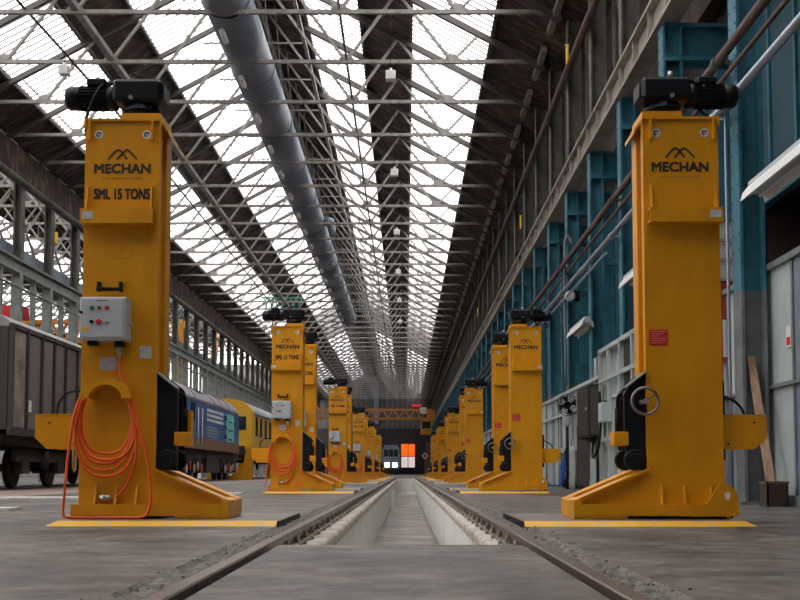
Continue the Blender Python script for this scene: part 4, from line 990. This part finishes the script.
# ================================================================ YELLOW VEHICLE
yv = empty('yellow_rail_vehicle', (-9.95, 61.2, .55)); tag(yv, 'yellow rail vehicle with pale grey roof raised behind the blue locomotive', 'railway vehicle')
LV = 20
prof = [(-1.38, 1.1), (1.38, 1.1), (1.38, 3.1)] + [(1.38*cos(a*pi/16), 3.1+.85*sin(a*pi/16)) for a in range(1, 16)] + [(-1.38, 3.1)]
MB().prism(prof, 'y', 0, .9).build('cab_end', 'locoyellow', yv)
MB().box(-1.36, 1.36, .9, LV, 1.1, 3.15).build('body', 'machyellow', yv)
MB().prism([(1.36, 3.12)]+[(1.40*cos(a*pi/16), 3.12+.84*sin(a*pi/16)) for a in range(0, 17)], 'y', .9, LV).build('roof', 'paleroof', yv, True)
for x in (-1.05, -.3, .45): MB().box(x, x+.6, -.03, 0, 2.2, 2.95, .01).build('front_window', 'glassdark', yv)
for y in (1.6, 3.4, 5.6, 7.8, 10): MB().box(1.35, 1.39, y, y+.9, 1.9, 3.0, .01).build('side_window', 'glassdark', yv)
MB().box(1.35, 1.38, 2.6, 3.1, 1.2, 3.0).build('side_door', 'locoyellow', yv)
MB().box(-1.2, 1.2, .2, LV-.2, .75, 1.1).box(-1.0, 1.0, -.3, .2, .8, 1.3).build('underframe', 'under', yv)
for yc in (3.2, LV-3.2):
    for d_ in (-1.3, 1.3): wheelset(yv, yc+d_)
    MB().box(1.0, 1.15, yc-1.9, yc+1.9, .5, .9).box(-1.15, -1.0, yc-1.9, yc+1.9, .5, .9).build('bogie_frame', 'under', yv)
for k, (sx, sy) in enumerate(((1, 1), (-1, 1), (1, 12), (-1, 12))):
    o = empty('support_stand', (-9.95+sx*1.0, 61.2+sy, 0)); tag(o, 'steel support stand under the %s %s corner of the yellow rail vehicle' % (('near', 'near', 'far', 'far')[k], ('right', 'left')[k % 2]), 'support stand', 'support stands under the yellow rail vehicle')
    MB().prism([(-.3, 0), (.3, 0), (.12, 1.28), (-.12, 1.28)], 'y', -.12, .12).box(-.16, .16, -.16, .16, 1.24, 1.30).build('stand_body', 'yellow', o)
# yellow stand beside the track
sd = empty('rail_jack_stand', (-8.3, 57.2, 0)); tag(sd, 'yellow curved lifting stand beside the end of the blue locomotive', 'lifting stand')
MB().prism([(-1.4, 0), (.3, 0), (.3, .15), (.28, 1.7), (0, 1.7), (-.1, 1.0), (-.35, .5), (-.8, .22), (-1.4, .15)], 'y', 0, .12).prism([(-1.4, 0), (.3, 0), (.3, .15), (.28, 1.7), (0, 1.7), (-.1, 1.0), (-.35, .5), (-.8, .22), (-1.4, .15)], 'y', .6, .72).build('side_plate', 'yellow', sd)
MB().box(-1.35, .28, .12, .6, 0, .12).box(.05, .28, .12, .6, .2, 1.65).build('stand_frame', 'yellow', sd)

# ================================================================ RIGHT-HAND SMALL THINGS
def batten(x, y0, y1, z, label):
    t = empty('fluorescent_light', (x, y0, z)); tag(t, label, 'light fitting', 'batten lights on the right wall')
    L_ = y1-y0
    MB().prism([(-.15, -.08), (-.12, .02), (-.05, .10), (.05, .10), (.12, .02), (.15, -.08), (.135, -.08), (.11, .01), (.04, .085), (-.04, .085), (-.11, .01), (-.135, -.08)], 'y', 0, L_).build('reflector', 'white', t)
    MB().box(-.06, .06, .02, L_-.02, .0, .14).build('spine', 'boxgrey', t)
    for s in (-.07, .07): MB().cyl((s, .04, -.02), (s, L_-.04, -.02), .019, 8).build('tube', 'white', t)
    for q in (.3, L_-.3): MB().bar((0, q, .1), (.25, q, .35), .03).build('bracket', 'rafter', t)
batten(4.03, 9.9, 12.6, 3.62, 'long white batten light above the partition at the right edge')
batten(4.0, 17.9, 19.8, 3.80, 'white batten light half hidden behind the nearest right jack')
batten(4.1, 24.7, 27.0, 3.78, 'white batten light between the second right jack and the nearest one')
t = empty('round_lamp', (4.15, 27.6, 4.85)); tag(t, 'small round white bulkhead lamp on a blue column', 'lamp')
MB().tube([(0, 0, 0), (0, -.06, 0), (0, -.09, 0)], [.14, .13, .08], 18).build('lens', 'white', t); MB().box(-.05, .25, .0, .08, -.14, .14, .01).build('housing', 'black', t)
# plank, drum, stick
p = empty('timber_plank', (4.37, 13.1, .12)); tag(p, 'rough timber plank standing in a rusty bin and leaning on the grey column', 'plank')
MB().bar((0, 0, -.08), (0, .80, 1.75), .10, .035, up=(0, 1, 0)).build('board', 'wood', p)
bn = empty('rusty_bin', (4.33, 13.0, 0)); bn.scale = (.72, .9, .95); tag(bn, 'dark rusty bin on the floor at the foot of the partition', 'bin')
q = MB(); q.box(-.16, .16, -.16, .16, .0, .02); q.box(-.17, .17, -.17, -.15, 0, .30).box(-.17, .17, .15, .17, 0, .30).box(-.17, -.15, -.17, .17, 0, .30).box(.15, .17, -.17, .17, 0, .30); q.build('bin_body', 'bucket', bn)
MB().box(-.18, .18, -.18, -.15, .28, .31).box(-.18, .18, .15, .18, .28, .31).box(-.18, -.15, -.18, .18, .28, .31).box(.15, .18, -.18, .18, .28, .31).build('bin_rim', 'brownpipe', bn)
tag(MB().bar((4.0, 13.9, .0), (3.98, 14.0, 1.75), .06, .06).build('timber_stake', 'wood'), 'pale timber stake upright behind the nearest right jack', 'stake')
tag(MB().tube([(3.72, 12.9, .62), (3.72, 12.9, 1.40)], .0, 4).build('spacer', 'wood'), 'x', 'x') if False else None
# safety notice on the partition
n1 = empty('safety_notice', (4.585, 13.1, 1.9)); tag(n1, 'small white and red notice on the partition above the plank', 'notice')
MB().box(-.005, .003, -.08, .08, -.0, .25).build('notice_sheet', 'white', n1); MB().box(-.008, -.004, -.06, .06, .02, .12).build('notice_symbol', 'red', n1)
# cartons on a red rack above the partition
rk = empty('red_rack', (4.75, 16.2, 0)); tag(rk, 'red steel rack behind the partition beside the nearest right jack', 'rack')
MB().box(-.25, .45, -.5, .8, 3.06, 3.14).box(-.25, -.2, -.5, -.44, 0, 3.06).box(.4, .45, -.5, -.44, 0, 3.06).box(-.25, .45, -.5, .8, 2.0, 2.05).build('rack_frame', 'redrack', rk)
MB().box(-.24, .44, -.48, -.44, 2.6, 3.06).build('rack_panel', 'redrack', rk)
for k in range(3):
    o = empty('carton', (4.66, 15.9, 3.14+k*.285)); tag(o, 'pale carton on the red rack, %s of the stack of three' % ['bottom', 'middle', 'top'][k], 'carton', 'cartons on the red rack')
    MB().box(-.2, .2, -.25, .25, 0, .28, .008).build('carton_body', 'carton', o); MB().box(-.205, -.2, -.18, .1, .07, .2).box(-.15, .05, -.254, -.25, .05, .22).build('carton_label', 'paper', o)
# black electrical cabinet with cables
kb = empty('black_cabinet', (3.90, 22.6, 1.12)); tag(kb, 'tall black electrical cabinet on the partition left of the blue panel', 'cabinet')
MB().box(-.12, .12, 0, 1.6, 0, 1.10, .02).build('cabinet_body', 'under', kb); MB().box(-.14, -.12, .06, 1.54, .05, 1.05, .006).build('cabinet_door', 'under', kb)
MB().box(-.10, .1, -.012, 0, .06, 1.04).build('side_plate', 'rafter', kb)
MB().cyl((-.16, .3, .6), (-.13, .3, .6), .03, 10).build('door_handle', 'chrome', kb)
MB().tube(smooth_path([(0, .2, 0), (-.05, .15, -.3), (-.1, -.3, -.42), (-.05, -.6, -.2), (0, -.6, .3), (0, -.5, .9)]), .028, 7).build('cabinet_cable', 'rubber', kb)
MB().box(-.15, .05, -1.55, -1.15, .25, .62, .01).build('switch_box', 'boxgrey', kb)
# wall valve / fan on pole
vf = empty('wall_fan', (3.9, 26.6, 0)); tag(vf, 'black wall fan with pale motor on a dark pole', 'fan')
MB().cyl((0, 0, .0), (0, 0, 1.7), .04, 10).build('pole', 'rubber', vf)
c_ = MB()
for r_ in (.08, .14, .20, .26): c_.tube(ring_pts(0, 2.02, r_, -.12, 24), .008, 5, True)
for a in range(16): c_.bar((.05*cos(a*pi/8), -.13, 2.02+.05*sin(a*pi/8)), (.26*cos(a*pi/8), -.12, 2.02+.26*sin(a*pi/8)), .008)
c_.build('fan_guard', 'black', vf)
for a in range(4):
    t_ = a*pi/2+.3; MB().prism([(.04*cos(t_), 2.02+.04*sin(t_)), (.22*cos(t_-.35), 2.02+.22*sin(t_-.35)), (.24*cos(t_+.35), 2.02+.24*sin(t_+.35))], 'y', -.10, -.08).build('blade', 'black', vf)
MB().cyl((0, -.05, 2.02), (0, .12, 2.02), .09, 14).build('fan_motor', 'black', vf)
MB().tube([(0, 0, 1.85), (0, 0, 1.72), (.0, 0, 1.58), (0, 0, 1.5)], [.07, .12, .10, .04], 14).build('pale_canister', 'boxgrey', vf)
# blue hand truck
ht = empty('hand_truck', (3.85, 27.4, 0)); tag(ht, 'bright blue hand truck with black wheels on the floor right of the second right jack', 'hand truck')
fr = MB()
for s in (-.14, .14): fr.bar((.0, s, .12), (.12, s, .86), .05)
for z in (.2, .45, .7): fr.bar((.02+z*.15, -.14, z), (.02+z*.15, .14, z), .04)
fr.box(-.02, .10, -.12, .12, .15, .62); fr.build('frame', 'handblue', ht)
MB().box(-.5, .02, -.16, .16, .05, .09).build('toe_plate', 'handblue', ht)
for s in (-.2, .2): MB().tube([(.18, s-.035, .14), (.18, s+.035, .14)], .14, 18).build('wheel', 'rubber', ht)
MB().tube(smooth_path([(.12, -.14, .86), (.15, -.14, .98), (.15, .14, .98), (.12, .14, .86)]), .02, 6).build('handle_bar', 'black', ht)
